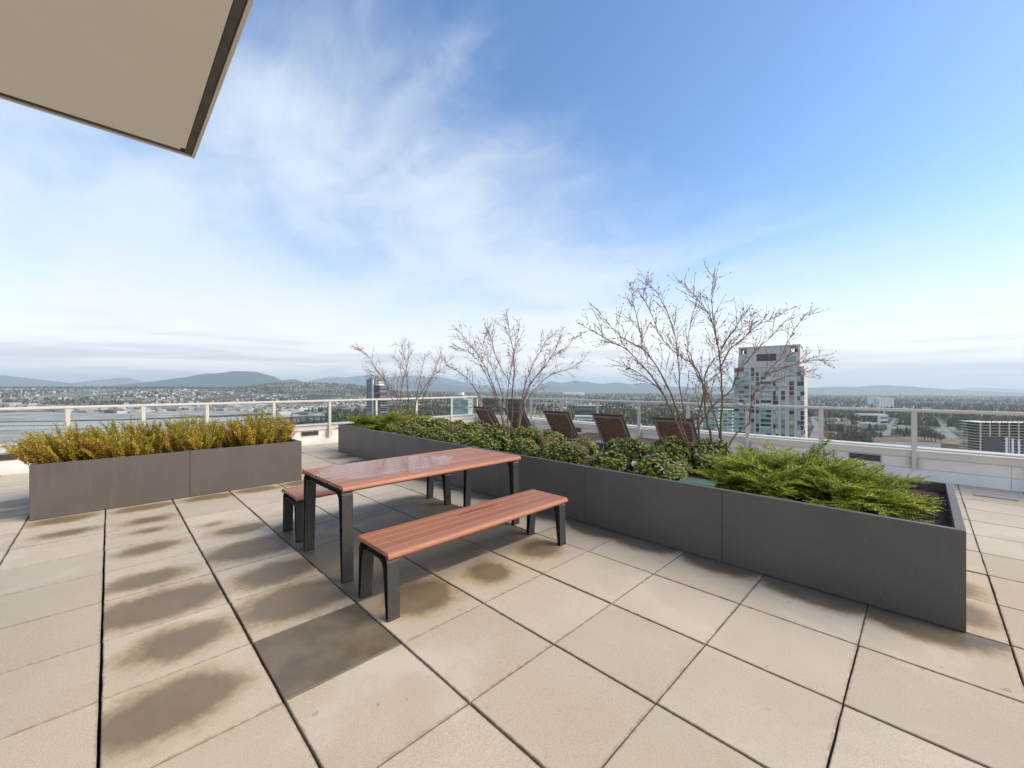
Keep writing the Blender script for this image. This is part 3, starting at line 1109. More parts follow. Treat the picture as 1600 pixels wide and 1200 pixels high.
# --- mounded evergreen shrubs with pale bud clusters
def mound_meshes(seed):
    r = np.random.default_rng(seed)
    lv, bd = MB(), MB()
    R = .25
    N = 120
    k = np.arange(N) + .5
    ph = np.arccos(1 - 1.12 * k / N); th = k * 2.39996
    nrm = np.stack([np.sin(ph) * np.cos(th), np.sin(ph) * np.sin(th), np.cos(ph)], 1)
    lump = .66 + .62 * fbm(nrm[:, 0] * 1.9 + seed * 7 + 3, nrm[:, 1] * 1.9 + nrm[:, 2] * 1.3, 2)
    C = nrm * (R * lump * r.uniform(.86, 1.08, N))[:, None] * np.array([1.06, 1.06, .88])
    C[:, 2] += .06
    ax = unit(nrm * .8 + np.array([0, 0, .55]) + r.normal(0, .18, (N, 3)))
    for i in range(N):
        m = r.integers(8, 11)
        ref = unit(np.cross(ax[i], [.21, .9, .3])); ref2 = np.cross(ax[i], ref)
        a = np.arange(m) * 2 * np.pi / m * 1.38 + r.uniform(0, 6)
        rad = ref * np.cos(a)[:, None] + ref2 * np.sin(a)[:, None]
        el = np.where(np.arange(m) < m // 2, .12, .55)[:, None] + r.normal(0, .12, (m, 1))
        d = unit(rad + ax[i] * el)
        lv.leaves(C[i] - ax[i] * .012 + rad * .003, d, np.tile(ax[i], (m, 1)) - rad * .3, r.uniform(.048, .072, m), r.uniform(.020, .027, m), .16, six=True)
        if r.random() < .9:
            m = 9
            q = unit(r.normal(0, 1, (m, 3))) * .0125 + ax[i] * .013
            O = np.array([[1, 0, 0], [-1, 0, 0], [0, 1, 0], [0, -1, 0], [0, 0, 1], [0, 0, -1]]) * .0095
            V = (C[i] + q)[:, None, :] + O[None]
            kk = np.arange(m)[:, None] * 6
            T_ = np.concatenate([kk + f for f in ([0, 2, 4], [2, 1, 4], [1, 3, 4], [3, 0, 4], [2, 0, 5], [1, 2, 5], [3, 1, 5], [0, 3, 5])], 0)
            bd.add(V.reshape(-1, 3), None, T_)
    m = 420
    nr2 = unit(r.normal(0, 1, (m, 3))); nr2[:, 2] = np.abs(nr2[:, 2])
    P = nr2 * (R * r.uniform(.45, .85, m))[:, None]; P[:, 2] += .05
    lv.leaves(P, unit(nr2 + r.normal(0, .5, (m, 3))), r.normal(0, 1, (m, 3)), .05, .022, .1, six=True)
    stm = MB()
    for i in range(0, N, 9):
        stm.tube(np.array([[0, 0, -.02], C[i] * .5 + [0, 0, .0], C[i]]), [.006, .004, .002], 4, cap=False)
    return (lv.mesh('foliage', M['moundleaf']), bd.mesh('bud_clusters', M['flowerbud']), stm.mesh('stems', M['spray_stem']))


MM = [mound_meshes(s) for s in (1, 2, 3, 4)]
# (pixel column of the centre, world Y in the planter, pixel width, what sets it apart)
mounds = [
    (1032, 2.80, 92, 'round budding evergreen shrub, the front one nearest the green valve lid'),
    (947, 2.80, 74, 'small round budding evergreen shrub left of the black spot light'),
    (876, 2.80, 80, 'round budding evergreen shrub in front, just right of the table corner'),
    (818, 2.84, 62, 'round budding evergreen shrub just above the right corner of the table'),
    (765, 2.84, 74, 'budding evergreen shrub in the front row, below the stems of the middle bare shrub'),
    (716, 2.82, 62, 'budding evergreen shrub in the front row behind the middle of the table top'),
    (676, 2.84, 54, 'budding evergreen shrub in the front row, third from its left end'),
    (646, 2.82, 46, 'budding evergreen shrub in the front row, second from its left end'),
    (620, 2.80, 42, 'leftmost budding evergreen shrub, beside the feathery green shrubs'),
    (1046, 3.36, 74, 'budding evergreen shrub in front of the nearest lounger'),
    (976, 3.40, 66, 'budding evergreen shrub below the fourth lounger'),
    (910, 3.55, 42, 'small budding evergreen shrub between the third and fourth loungers'),
    (1103, 3.62, 70, 'budding evergreen shrub behind the stems of the largest bare shrub'),
    (861, 3.52, 44, 'budding evergreen shrub below the third lounger'),
    (822, 3.45, 50, 'budding evergreen shrub right of the middle bare shrub in the back row'),
    (778, 3.55, 40, 'small budding evergreen shrub left of the middle bare shrub in the back row'),
    (748, 3.55, 42, 'budding evergreen shrub in the back row below the farthest lounger'),
    (718, 3.55, 36, 'budding evergreen shrub in the back row beside a tan grass tuft'),
    (688, 3.55, 40, 'leftmost budding evergreen shrub of the back row'),
    (735, 3.18, 44, 'budding evergreen shrub in the middle row behind the table top'),
    (655, 3.25, 36, 'budding evergreen shrub right of the feathery green shrubs'),
]
for k, (x, Y, w, label) in enumerate(mounds):
    X, dep = on_y(x, Y)
    s = w * dep / F / .55 * (.94 if Y < 3 else 1.12)
    root = thing('evergreen_shrub', label, 'shrub', (X, Y, .515), rng.uniform(0, 6.28), 'budding evergreen mounds in the long planter')
    root.scale = (s, s, s * (rng.uniform(.80, .90) if Y < 3 else rng.uniform(1.02, 1.18)))
    mm = MM[k % 4]
    for nm, me in zip(('foliage', 'bud_clusters', 'stems'), mm):
        obj(nm, me, root)


# --- spreading shrubs with feathery sprays
def spray_meshes(seed, nb=52):
    r = np.random.default_rng(seed)
    lv, st = MB(), MB()
    for k in range(nb):
        a = r.uniform(0, 2 * np.pi)
        el = r.uniform(.30, 1.35)
        d = np.array([np.cos(a) * np.cos(el), np.sin(a) * np.cos(el), np.sin(el)])
        L = r.uniform(.34, .66) * (.75 if el > .9 else 1)
        path = curve((r.normal(0, .06), r.normal(0, .06), -.01), d, L, 9, (np.cos(a) * .55, np.sin(a) * .55, -.95 * r.uniform(.6, 1.1)), r)
        path[:, 2] = np.maximum(path[:, 2], .012)
        st.tube(path, np.linspace(.004, .0011, len(path)), 4, cap=False)
        nt = int(L / .022)
        for j in range(nt):
            t = .15 + .85 * (j + r.random() * .6) / nt
            P, D = sample(path, np.array([t]))
            side = unit(np.cross(D[0], [0, 0, 1.0])) * (1 if j % 2 else -1)
            b = unit(D[0] * .75 + side * .8 + np.array([0, 0, .18]) + r.normal(0, .16, 3))
            ln = r.uniform(.06, .15) * (1.15 - .75 * abs(t - .45))
            tw = curve(P[0], b, ln, 4, D[0] * .4 + np.array([0, 0, .05]), r)
            st.tube(tw, np.linspace(.0016, .0007, len(tw)), 3, cap=False)
            n = max(3, int(ln / .0105))
            tt = np.linspace(.08, 1, n)
            Pt, Dt = sample(tw, tt)
            sd = unit(np.cross(Dt, [0, 0, 1.0]))
            for sg in (-1, 1):
                dd = unit(sd * sg + Dt * .55 + np.array([0, 0, .35]) + r.normal(0, .18, (n, 3)))
                s = r.uniform(.75, 1.15, n) * (1.1 - .3 * tt)
                lv.leaves(Pt, dd, np.array([0, 0, 1.0]) + r.normal(0, .35, (n, 3)), .0225 * s, .0125 * s, .15)
        spiral_leaves(lv, path, .55, 1, .0075, .021, .012, r)
    return lv.mesh('foliage', M['sprayleaf']), st.mesh('stems', M['spray_stem'])


SP = [spray_meshes(s) for s in (21, 22, 23)]
sprays = [(2.20, 3.22, .86, 0, 'low feathery green shrub at the foot of the largest bare shrub'),
          (2.46, 3.34, 1.06, 1, 'tall feathery green shrub in the middle of the right end group'),
          (2.84, 3.02, .84, 2, 'feathery green shrub spreading to the right end of the long planter'),
          (2.42, 2.90, .70, 0, 'feathery green shrub at the front edge, left of the bare mulch'),
          (2.02, 2.93, .52, 1, 'small feathery green shrub growing beside the green valve lid'),
          (2.90, 3.62, .74, 1, 'feathery green shrub at the back right corner of the long planter'),
          (3.10, 3.26, .58, 0, 'small feathery green shrub nearest the right end panel of the long planter'),
          (1.98, 3.72, .78, 2, 'feathery green shrub by the back edge behind the largest bare shrub'),
          (-5.45, 2.95, .95, 1, 'feathery green shrub at the far left end of the long planter'),
          (-4.95, 3.10, .95, 2, 'feathery green shrub under the left bare shrub'),
          (-5.25, 3.65, 1.1, 0, 'taller feathery green shrub at the back of the planter\'s far left end'),
          (-4.55, 3.62, .9, 1, 'feathery green shrub behind the stems of the left bare shrub')]
for x, y, s, k, label in sprays:
    root = thing('spreading_shrub', label, 'shrub', (x, y, .515), rng.uniform(0, 6.28), 'feathery green shrubs in the long planter')
    root.scale = (s, s, s * 1.12)
    obj('stems', SP[k][1], root); obj('foliage', SP[k][0], root)


# --- bare multi-stem shrubs, stems traced, depth spread given by the stem's own lean
def bare_shrub(label, base, D, stems, seed, thick):
    r = np.random.default_rng(seed)
    root = thing('bare_shrub', label, 'shrub', tuple(base), 0, 'bare budding shrubs in the long planter')
    b0 = np.array(base, float)
    buds = MB()
    dep = np.linspace(-.42, .42, len(stems))
    r.shuffle(dep)
    fw = np.array([FWD[0], FWD[1], 0])

    def bud(path, t0, sp, big):
        ln = np.linalg.norm(np.diff(path, axis=0), axis=1).sum()
        n = max(1, int(ln * (1 - t0) / sp))
        t = np.sort(r.uniform(t0, 1, n)); t[-1] = .995
        P, Dd = sample(path, t)
        d = unit(Dd + r.normal(0, .42, (n, 3)) + [0, 0, .28])
        for q in (0, 1):
            nn = r.normal(0, 1, (n, 3))
            buds.leaves(P, d, nn, big * r.uniform(.6, 1.25, n), big * .30, .3)

    for si, line in enumerate(stems):
        n = len(line)
        P = []
        for k, (x, y) in enumerate(line):
            hfrac = max(0, (line[0][1] - y) / 250.0) if D > 5.5 else max(0, (line[0][1] - y) / 300.0)
            start = si * .0
            p = at_depth(x, y, D)
            off = dep[si] * min(1, (b0[2] + .02 < p[2]) * (p[2] - b0[2]) / 1.4)
            p = at_depth(x, y, D + off)
            P.append(p - b0)
        P = np.array(P)
        # smooth resample
        tt = np.linspace(0, 1, n * 4)
        path, _ = sample(P, tt)
        for _ in range(2):
            path[1:-1] = path[1:-1] * .5 + (path[:-2] + path[2:]) * .25
        path[1:-1] += r.normal(0, .0035, (len(path) - 2, 3))
        mb = MB()
        lowest = P[0][2] < .35
        r0 = thick * (1.0 if lowest else .55) * r.uniform(.85, 1.1)
        mb.tube(path, r0 * (1 - tt) ** 1.5 + .0018, 6, cap=False)
        ln = np.linalg.norm(np.diff(path, axis=0), axis=1).sum()
        bud(path, .5, .035, .030)
        t = .30 if lowest else .12
        while t < .98:
            Pp, Dd = sample(path, np.array([t]))
            b = unit(Dd[0] + unit(r.normal(0, 1, 3)) * .85 + np.array([0, 0, .12]))
            L = r.uniform(.12, .42) * (1.15 - .6 * t)
            tw = curve(Pp[0], b, L, 6, Dd[0] * .35 + r.normal(0, .30, 3), r)
            mb.tube(tw, np.linspace(.0024, .0012, len(tw)), 4, cap=False)
            bud(tw, .15, .030, .027)
            for j in range(r.integers(1, 4)):
                P2, D2 = sample(tw, np.array([r.uniform(.2, .8)]))
                b2 = unit(D2[0] + unit(r.normal(0, 1, 3)) * .9)
                t2 = curve(P2[0], b2, r.uniform(.05, .18), 4, r.normal(0, .3, 3), r)
                mb.tube(t2, np.linspace(.0016, .0010, len(t2)), 3, cap=False)
                bud(t2, .1, .028, .026)
            t += r.uniform(.032, .070) * min(1.6, 1.2 / max(ln, .4))
        mb.build('stem', M['bark'], root)
    o = buds.build('buds', M['bud'], root)
    return root


st3 = [[(1092, 738), (1071, 692), (1054, 652), (1037, 615), (1015, 582), (1000, 569), (982, 547), (968, 540), (945, 530), (927, 515), (905, 521)],
       [(1092, 738), (1071, 684), (1060, 645), (1042, 600), (1019, 560), (1004, 545), (999, 515), (990, 475), (985, 445)],
       [(1071, 662), (1064, 617), (1059, 560), (1056, 525), (1040, 482), (1026, 455), (1008, 440)],
       [(1105, 737), (1090, 672), (1092, 645), (1102, 607), (1101, 582), (1116, 562), (1150, 530), (1182, 503)],
       [(1118, 735), (1110, 675), (1101, 645), (1102, 607), (1087, 570), (1055, 552), (1030, 525), (1015, 482), (1000, 460)],
       [(1132, 735), (1125, 682), (1122, 665), (1105, 612), (1087, 580), (1072, 552), (1080, 500), (1092, 458)],
       [(1132, 735), (1125, 670), (1129, 620), (1126, 570), (1121, 535), (1110, 492), (1092, 470), (1075, 451)],
       [(1121, 540), (1114, 500), (1112, 465), (1114, 429)],
       [(1133, 735), (1134, 702), (1150, 677), (1172, 662), (1172, 637), (1177, 615), (1195, 585), (1220, 560), (1240, 515), (1261, 489)],
       [(1177, 615), (1200, 600), (1236, 584), (1269, 580)],
       [(1087, 672), (1120, 627), (1142, 612), (1147, 600), (1155, 580), (1182, 545), (1212, 520), (1231, 498)],
       [(1195, 585), (1225, 575), (1262, 562), (1287, 555)],
       [(1125, 575), (1140, 545), (1160, 530), (1187, 505), (1226, 490)],
       [(1127, 545), (1150, 510), (1173, 478)],
       [(1037, 615), (1010, 590), (985, 575), (978, 578)],
       [(1004, 545), (975, 530), (955, 512), (935, 485)]]
bx_, by_ = on_y(1108, 3.46)[0], 3.46
bare_shrub('largest bare many-stemmed shrub with pinkish buds, in front of the pale tower', (bx_, by_, .50), 4.62, st3, 31, .0150)
st2 = [[(797, 697), (791, 632), (797, 582), (807, 540), (812, 500)],
       [(795, 697), (780, 627), (760, 575), (747, 555), (730, 532), (714, 514)],
       [(791, 640), (777, 590), (762, 560), (752, 540), (768, 507)],
       [(788, 697), (772, 665), (747, 615), (732, 592), (715, 580), (698, 571)],
       [(790, 697), (787, 660), (770, 607), (752, 570), (735, 550), (712, 541)],
       [(798, 697), (800, 620), (805, 560), (796, 520), (792, 494)],
       [(806, 697), (814, 635), (827, 600), (852, 572), (868, 545), (880, 518)],
       [(808, 697), (814, 645), (830, 615), (850, 592), (870, 582), (895, 575), (913, 561)],
       [(806, 690), (811, 645), (820, 600), (837, 560), (852, 535), (864, 521)],
       [(812, 642), (832, 595), (858, 562), (884, 542)],
       [(797, 600), (775, 560), (768, 530), (760, 515)]]
bare_shrub('bare many-stemmed shrub in the middle of the planter, in front of the farthest loungers', (on_y(798, 3.40)[0], 3.40, .50), on_y(798, 3.40)[1], st2, 32, .0125)
st1 = [[(624, 672), (617, 634), (605, 601), (588, 578), (578, 560), (568, 550), (558, 546)],
       [(628, 672), (624, 629), (617, 612), (602, 594), (592, 583), (580, 568)],
       [(628, 660), (625, 626), (628, 598), (636, 575), (638, 560), (640, 538)],
       [(634, 672), (639, 626), (636, 598), (636, 580), (631, 555), (626, 538)],
       [(640, 672), (650, 626), (664, 605), (677, 585), (684, 567), (690, 545)],
       [(646, 672), (655, 645), (662, 618), (671, 596), (680, 585), (691, 576), (704, 560)],
       [(633, 645), (620, 610), (621, 596), (628, 578), (614, 552)],
       [(650, 626), (655, 600), (660, 575), (664, 552)],
       [(605, 601), (590, 590), (572, 580)]]
bare_shrub('bare many-stemmed shrub at the far left end of the planter, right of the dark tower', (on_y(634, 3.35)[0], 3.35, .50), on_y(634, 3.35)[1], st1, 33, .0115)


# --- dry grass tufts
def tuft_mesh(seed):
    r = np.random.default_rng(seed)
    mb = MB()
    n = 90
    a = r.uniform(0, 6.28, n); q = r.uniform(.05, .5, n)
    d = np.stack([np.cos(a) * q, np.sin(a) * q, np.ones(n)], 1)
    mb.leaves(np.stack([r.normal(0, .02, n), r.normal(0, .02, n), np.full(n, -.01)], 1), d, np.stack([-np.sin(a), np.cos(a), r.normal(0, .3, n)], 1), r.uniform(.12, .24, n), .0045, .2)
    return mb.mesh('grass_tuft', M['straw'])


TM = [tuft_mesh(s) for s in (1, 2)]
for k, (x, Y, s, label) in enumerate([(855, 3.12, .95, 'tan dry grass tuft below the third lounger'), (908, 3.02, 1.0, 'tan dry grass tuft between two round evergreen shrubs in front'),
                                      (722, 3.40, 1.0, 'tan dry grass tuft left of the middle bare shrub'), (708, 3.30, .9, 'leftmost tan dry grass tuft in the long planter'),
                                      (768, 3.30, .8, 'tan dry grass tuft at the foot of the middle bare shrub')]):
    X, dep = on_y(x, Y)
    o = obj('grass_tuft', TM[k % 2], None, (X, Y, .525), rng.uniform(0, 6))
    o.scale = (s * 1.2, s * 1.2, s * 1.45)
    tag(o, label, 'grass', 'dry grass tufts in the long planter')

# --- small planter fixtures
vb = thing('valve_box_lid', 'pale green plastic valve lid sunk in the mulch at the planter\'s front edge', 'lid', (on_y(1092, 2.70)[0], 2.70, .578), .05)
MB().box(-.15, .15, -.10, .10, -.06, .012, .008).build('cover', M['lid'], vb)
for k in range(5):
    MB().box(-.12, .12, -.075 + k * .035, -.065 + k * .035, .0125, .016, .001).build('grip_rib', M['lid'], vb)
sl = thing('garden_spot_light', 'small black spot light between two round evergreen shrubs', 'light', (on_y(987, 2.66)[0], 2.66, .53))
MB().tube([(0, 0, -.03), (0, 0, .075)], .009, 8).build('stake', M['black'], sl)
mb = MB(); mb.tube([(-.05, .03, .085), (.01, -.005, .115), (.045, -.03, .135)], [.030, .038, .040], 12); mb.build('lamp_head', M['black'], sl)
MB().tube([(.045, -.03, .1355), (.052, -.034, .139)], [.036, .036], 12).build('lens', M['metal'], sl)

# ================================================================== the valley far below
ZG = -100.0


def plane_z(xc, yc):
    return ZG - .005 * yc - .008 * xc


def terrain(xc, yc):
    xc = np.asarray(xc, float); yc = np.asarray(yc, float)
    ys = np.maximum(yc, 1.0)
    px = 800 + F * xc / ys
    z = plane_z(xc, np.maximum(yc, 0)) + 0 * px
    front = smoothstep(100, 600, yc)
    # residential slope beyond the river, with a wooded crest
    crest = (H - (606.5 - CY) / F * 4600) - plane_z(xc, ys)
    w = smoothstep(760, 420, px) * front
    z = z + w * np.maximum(crest, 0) * smoothstep(1750, 4600, yc) * smoothstep(9000, 4900, yc) * (.9 + .25 * fbm(xc / 900, yc / 900))
    # darker wooded hill right of it
    crest2 = (H - (604.0 - CY) / F * 5600) - plane_z(xc, ys)
    w2 = smoothstep(370, 440, px) * smoothstep(610, 540, px) * front
    z = z + w2 * np.maximum(crest2, 0) * smoothstep(3300, 5600, yc) * smoothstep(8000, 6000, yc) * .75
    z = z + 5 * (fbm(xc / 500, yc / 500) - .5) * smoothstep(1500, 4000, yc)
    return z


def ground_px(x, y):
    """pixel -> point on the tilted valley plane (camera-frame x, depth)"""
    s = (y - CY) / F - .005 - .008 * (x - 800) / F
    D = (H - ZG) / s
    return (x - 800) / F * D, D


# ground sheet -------------------------------------------------------
NA, NR = 300, 96
ang = np.linspace(-math.pi, math.pi, NA)
ang = np.sign(ang) * (np.abs(ang) / math.pi) ** 1.5 * math.pi
rad = np.geomspace(25, 44000, NR)
A, R_ = np.meshgrid(ang, rad)
XC, YC_ = R_ * np.sin(A), R_ * np.cos(A)
ZC = terrain(XC, YC_)
PW = CAM[None, None, :] + XC[..., None] * RIGHT + YC_[..., None] * FWD
V = np.concatenate([PW, ZC[..., None]], -1).reshape(-1, 3)
k = (np.arange(NR - 1)[:, None] * NA + np.arange(NA - 1)[None, :]).ravel()


def ground_mat():
    t = NT('valley_ground')
    a = t.noise(0.0016, 6, .6, 'World', 0.6)
    b = t.noise(0.009, 6, .65, 'World')
    c = t.noise(0.05, 4, .6, 'World')
    col_ = t.mix(t.ramp(b, .38, .62), (0.115, 0.100, 0.080), (0.060, 0.072, 0.045))
    col_ = t.mix(t.ramp(a, .50, .60, 0, .8), col_, (0.034, 0.046, 0.032))
    col_ = t.mix(t.ramp(c, .55, .68, 0, .55), col_, (0.26, 0.25, 0.235))
    vo = t.new('ShaderNodeTexVoronoi'); vo.inputs['Scale'].default_value = .028
    t.l.new(t.new('ShaderNodeNewGeometry').outputs['Position'], vo.inputs['Vector'])
    sp = t.new('ShaderNodeSeparateColor'); t.l.new(vo.outputs['Color'], sp.inputs[0])
    blk = t.math('MULTIPLY', t.ramp(vo.outputs['Distance'], 9, 7), t.ramp(sp.outputs[0], .62, .64))
    blk = t.math('MULTIPLY', blk, t.ramp(a, .56, .46))
    col_ = t.mix(t.math('MULTIPLY', blk, .8), col_, (0.42, 0.41, 0.40))
    return t.done(col_, .95, spec=.1)


gobj = obj('ground', mesh_np('ground', V, [np.stack([k, k + 1, k + NA + 1, k + NA], 1)], [ground_mat()], smooth=True))
tag(gobj, kind='structure')


def flat(name, pix, m, lift=.6, kind='structure', sub=10, fill=None):
    """a strip on the valley floor between two pixel lines (far side, near side)"""
    fa, ne = pix
    V, n = [], None
    for line in (fa, ne):
        L = np.array(line, float)
        t = np.linspace(0, len(L) - 1, sub * (len(L) - 1) + 1)
        xs, ys = np.interp(t, range(len(L)), L[:, 0]), np.interp(t, range(len(L)), L[:, 1])
        xc, yc = ground_px(xs, ys)
        z = terrain(xc, yc) + lift
        P = CAM + xc[:, None] * RIGHT + yc[:, None] * FWD
        V.append(np.c_[P, z]); n = len(t)
    V = np.concatenate(V)
    i = np.arange(n - 1)
    o = obj(name, mesh_np(name, V, [np.stack([i, n + i, n + i + 1, i + 1], 1)], [m]))
    return tag(o, kind=kind)


def water_mat():
    t = NT('river_water')
    n = t.noise(.05, 3, .6, 'World', stretch=(1, 3, 1))
    t.bump(n, .12, .3)
    return t.done((0.34, 0.335, 0.30), t.ramp(n, .3, .7, .25, .4), spec=.5)


M['water'] = water_mat()
M['asphalt_far'] = simple('pale_road', (0.23, 0.23, 0.235), .9, .15, .05, coord='World')
M['dirt'] = simple('brown_dirt', (0.22, 0.145, 0.085), .95, .35, .03, coord='World')
M['lot'] = simple('parking_lot', (0.20, 0.20, 0.205), .9, .25, .08, coord='World')
M['flatland'] = simple('industrial_flat', (0.34, 0.335, 0.32), .9, .35, .012, coord='World')
flat('river', ([(-260, 658), (0, 661), (200, 657), (350, 652), (470, 647), (502, 646)], [(-260, 676), (0, 673), (200, 668), (350, 659), (470, 650.5), (508, 649)]), M['water'])
flat('river_bank', ([(-260, 666.5), (0, 665.5), (110, 664.6)], [(-260, 667.8), (0, 666.6), (110, 665.2)]), M['dirt'], 1.1)
flat('river_flats', ([(-260, 676.4), (0, 673.4), (200, 668.4), (420, 656)], [(-260, 720), (0, 715), (200, 705), (440, 676)]), M['flatland'], .5)
flat('industrial_land', ([(-260, 646), (0, 645), (200, 641), (420, 638), (560, 634)], [(-260, 657), (0, 659.5), (200, 655.5), (420, 646), (565, 641)]), M['flatland'], .8)
flat('road', ([(1397, 655), (1388, 664), (1381, 676), (1378, 681)], [(1400, 655), (1394, 664), (1392, 676), (1391, 681)]), M['asphalt_far'], .9)
flat('road', ([(1459, 654), (1464, 662), (1471, 674), (1480, 686)], [(1463, 654), (1472, 662), (1484, 674), (1500, 686)]), M['asphalt_far'], .9)
flat('road', ([(1266, 654), (1272, 668), (1262, 690)], [(1272, 654), (1284, 668), (1284, 690)]), M['asphalt_far'], .9)
flat('dirt_lot', ([(1362, 684), (1420, 683), (1480, 686), (1545, 690)], [(1362, 690), (1420, 690), (1480, 694), (1560, 700)]), M['dirt'], .8)
flat('parking_lot', ([(1365, 690.5), (1420, 690.4), (1470, 693)], [(1360, 700), (1420, 700), (1470, 705)]), M['lot'], .7)
flat('parking_lot', ([(1285, 684), (1335, 688)], [(1285, 693), (1335, 697)]), M['lot'], .75)

# mountains ------------------------------------------------------------


def mount_mat(name, c1, c2, snow=0.0, zs=900.0):
    t = NT(name)
    n = t.noise(.0011, 7, .65, 'World')
    c = t.mix(t.ramp(n, .35, .65), c1, c2)
    if snow:
        p = t.new('ShaderNodeSeparateXYZ'); t.l.new(t.new('ShaderNodeNewGeometry').outputs['Position'], p.inputs[0])
        h = t.math('ADD', p.outputs[2], t.math('MULTIPLY', t.math('SUBTRACT', n, .5), 700.0))
        c = t.mix(t.ramp(h, zs - 60, zs + 160, 0, snow), c, (.75, .78, .82))
    return t.done(c, .95, spec=.1)


M['forest_hill'] = mount_mat('wooded_mountain', (0.020, 0.034, 0.030), (0.045, 0.058, 0.045))
M['snow_hill'] = mount_mat('snowy_mountain', (0.028, 0.042, 0.042), (0.06, 0.07, 0.065), .75, 620)


def mountain(ridge, D, depth, m, seed, rough=1.0):
    R = np.array(ridge, float)
    n = 150
    xs = np.linspace(R[0, 0], R[-1, 0], n)
    ys = np.interp(xs, R[:, 0], R[:, 1])
    prof = np.array([0, .10, .26, .46, .70, .9, 1.0, .86, .55, .2, 0])
    offs = np.array([-1, -.86, -.7, -.52, -.32, -.14, 0, .2, .5, .8, 1.0])
    rows = []
    env = np.minimum(1, np.minimum(np.arange(n), np.arange(n)[::-1]) / 8.0)
    for p, o in zip(prof, offs):
        yc = D + depth * o + 0 * xs
        xc = (xs - 800) / F * D * (1 + .0 * o)
        base = plane_z(xc, yc) - 25
        topz = H - (ys - CY) / F * D
        rg = fbm(xc / (D * .05) + seed, yc / (D * .05) + seed * 3, 5) - .5
        z = base + np.maximum(topz - base, 5) * p * (1 + rough * .55 * rg * (1 - p) * (p > 0)) * env + (p > .6) * (rg * .0022 + (fbm(xc / (D * .012) + seed, yc * 0 + seed, 3) - .5) * .0035) * D * rough * env
        P = CAM + xc[:, None] * RIGHT + (yc + depth * .35 * rg * (abs(o) < .9))[:, None] * FWD
        rows.append(np.c_[P, z])
    V = np.concatenate(rows)
    k = (np.arange(len(prof) - 1)[:, None] * n + np.arange(n - 1)[None, :]).ravel()
    o = obj('mountain', mesh_np('mountain', V, [np.stack([k, k + 1, k + n + 1, k + n], 1)], [m], smooth=True))
    return tag(o, kind='structure')


mountain([(-420, 604), (-220, 590), (-60, 583), (0, 587), (32, 590), (80, 598), (125, 605), (160, 609)], 15000, 2600, M['forest_hill'], 1)
mountain([(60, 609), (110, 603), (150, 595), (185, 590), (230, 596), (280, 600), (330, 606)], 21000, 2600, M['snow_hill'], 9)
mountain([(170, 608), (215, 601), (262, 594), (292, 589), (318, 585), (345, 582), (378, 580), (398, 581), (410, 583.5), (420, 590), (436, 596), (447, 594), (458, 592.5), (470, 597), (492, 603), (520, 609)], 12500, 2400, M['forest_hill'], 2)
mountain([(430, 609), (470, 600), (500, 592), (515, 589), (540, 590), (560, 587), (585, 586), (612, 589), (650, 587), (690, 590), (720, 596), (760, 603), (800, 609)], 23000, 3800, M['snow_hill'], 3)
mountain([(520, 610), (560, 601), (600, 600), (650, 596), (705, 601), (760, 607), (800, 610)], 17000, 2600, M['forest_hill'], 5)
mountain([(830, 612), (846, 603), (858, 596), (880, 598), (898, 595), (912, 595.5), (924, 597), (936, 600), (948, 598.5), (962, 597), (985, 600), (1010, 599), (1035, 602), (1070, 606), (1110, 611)], 19000, 3200, M['forest_hill'], 4)
mountain([(960, 612), (1040, 605), (1130, 604), (1200, 604), (1262, 606), (1300, 605.5), (1340, 606), (1352, 604.5), (1372, 601.5), (1395, 602.5), (1420, 604), (1460, 607.5), (1500, 609.5), (1550, 612.5), (1610, 616), (1700, 617), (1800, 619)], 17000, 3000, M['forest_hill'], 6)
mountain([(1440, 614), (1500, 609), (1545, 606), (1600, 609), (1660, 606), (1760, 612), (1850, 618)], 26000, 3200, M['snow_hill'], 7)
mountain([(1250, 607), (1310, 603.5), (1335, 603), (1360, 605), (1420, 606), (1480, 610)], 28000, 3000, M['snow_hill'], 8)

# towers ------------------------------------------------------------
M['conc'] = simple('pale_concrete', (0.62, 0.575, 0.525), .8, .06, .2)
M['conc_white'] = simple('white_tower_concrete', (0.78, 0.78, 0.76), .7, .06, .2)
M['conc_dark'] = simple('dark_tower_cladding', (0.075, 0.080, 0.088), .6, .12, .2)
M['conc_grey'] = simple('grey_tower_concrete', (0.30, 0.31, 0.32), .7, .1, .2)


def pane(name, stops, rough=.12):
    t = NT(name)
    oi = t.new('ShaderNodeObjectInfo')
    return t.done(t.colors(oi.outputs['Random'], stops), rough, spec=.8)


M['pane'] = pane('tower_window', [(0, (.03, .038, .038)), (.28, (.08, .10, .095)), (.42, (.36, .44, .41)), (.75, (.56, .65, .61)), (.97, (.70, .76, .73)), (1, (.50, .30, .10))])
M['pane_green'] = pane('green_tower_window', [(0, (.16, .28, .24)), (.5, (.34, .50, .43)), (1, (.55, .68, .61))])
M['pane_dark'] = pane('dark_tower_window', [(0, (.018, .022, .027)), (.7, (.05, .06, .07)), (1, (.30, .32, .34))])
M['orange'] = simple('orange_paint', (0.55, 0.16, 0.04), .6, .1, 1)
M['net'] = simple('dark_netting', (0.055, 0.060, 0.075), .9, .15, .5)
UNIT = {}


def ubox(m):
    if m.name not in UNIT:
        UNIT[m.name] = MB().box(-.5, .5, -.5, .5, -.5, .5).mesh('unit', m)
    return UNIT[m.name]


def bpart(nm, root, u0, u1, v0, v1, z0, z1, m):
    o = obj(nm, ubox(m), root, ((u0 + u1) / 2, (v0 + v1) / 2, (z0 + z1) / 2))
    o.scale = (abs(u1 - u0), abs(v1 - v0), abs(z1 - z0))
    return o


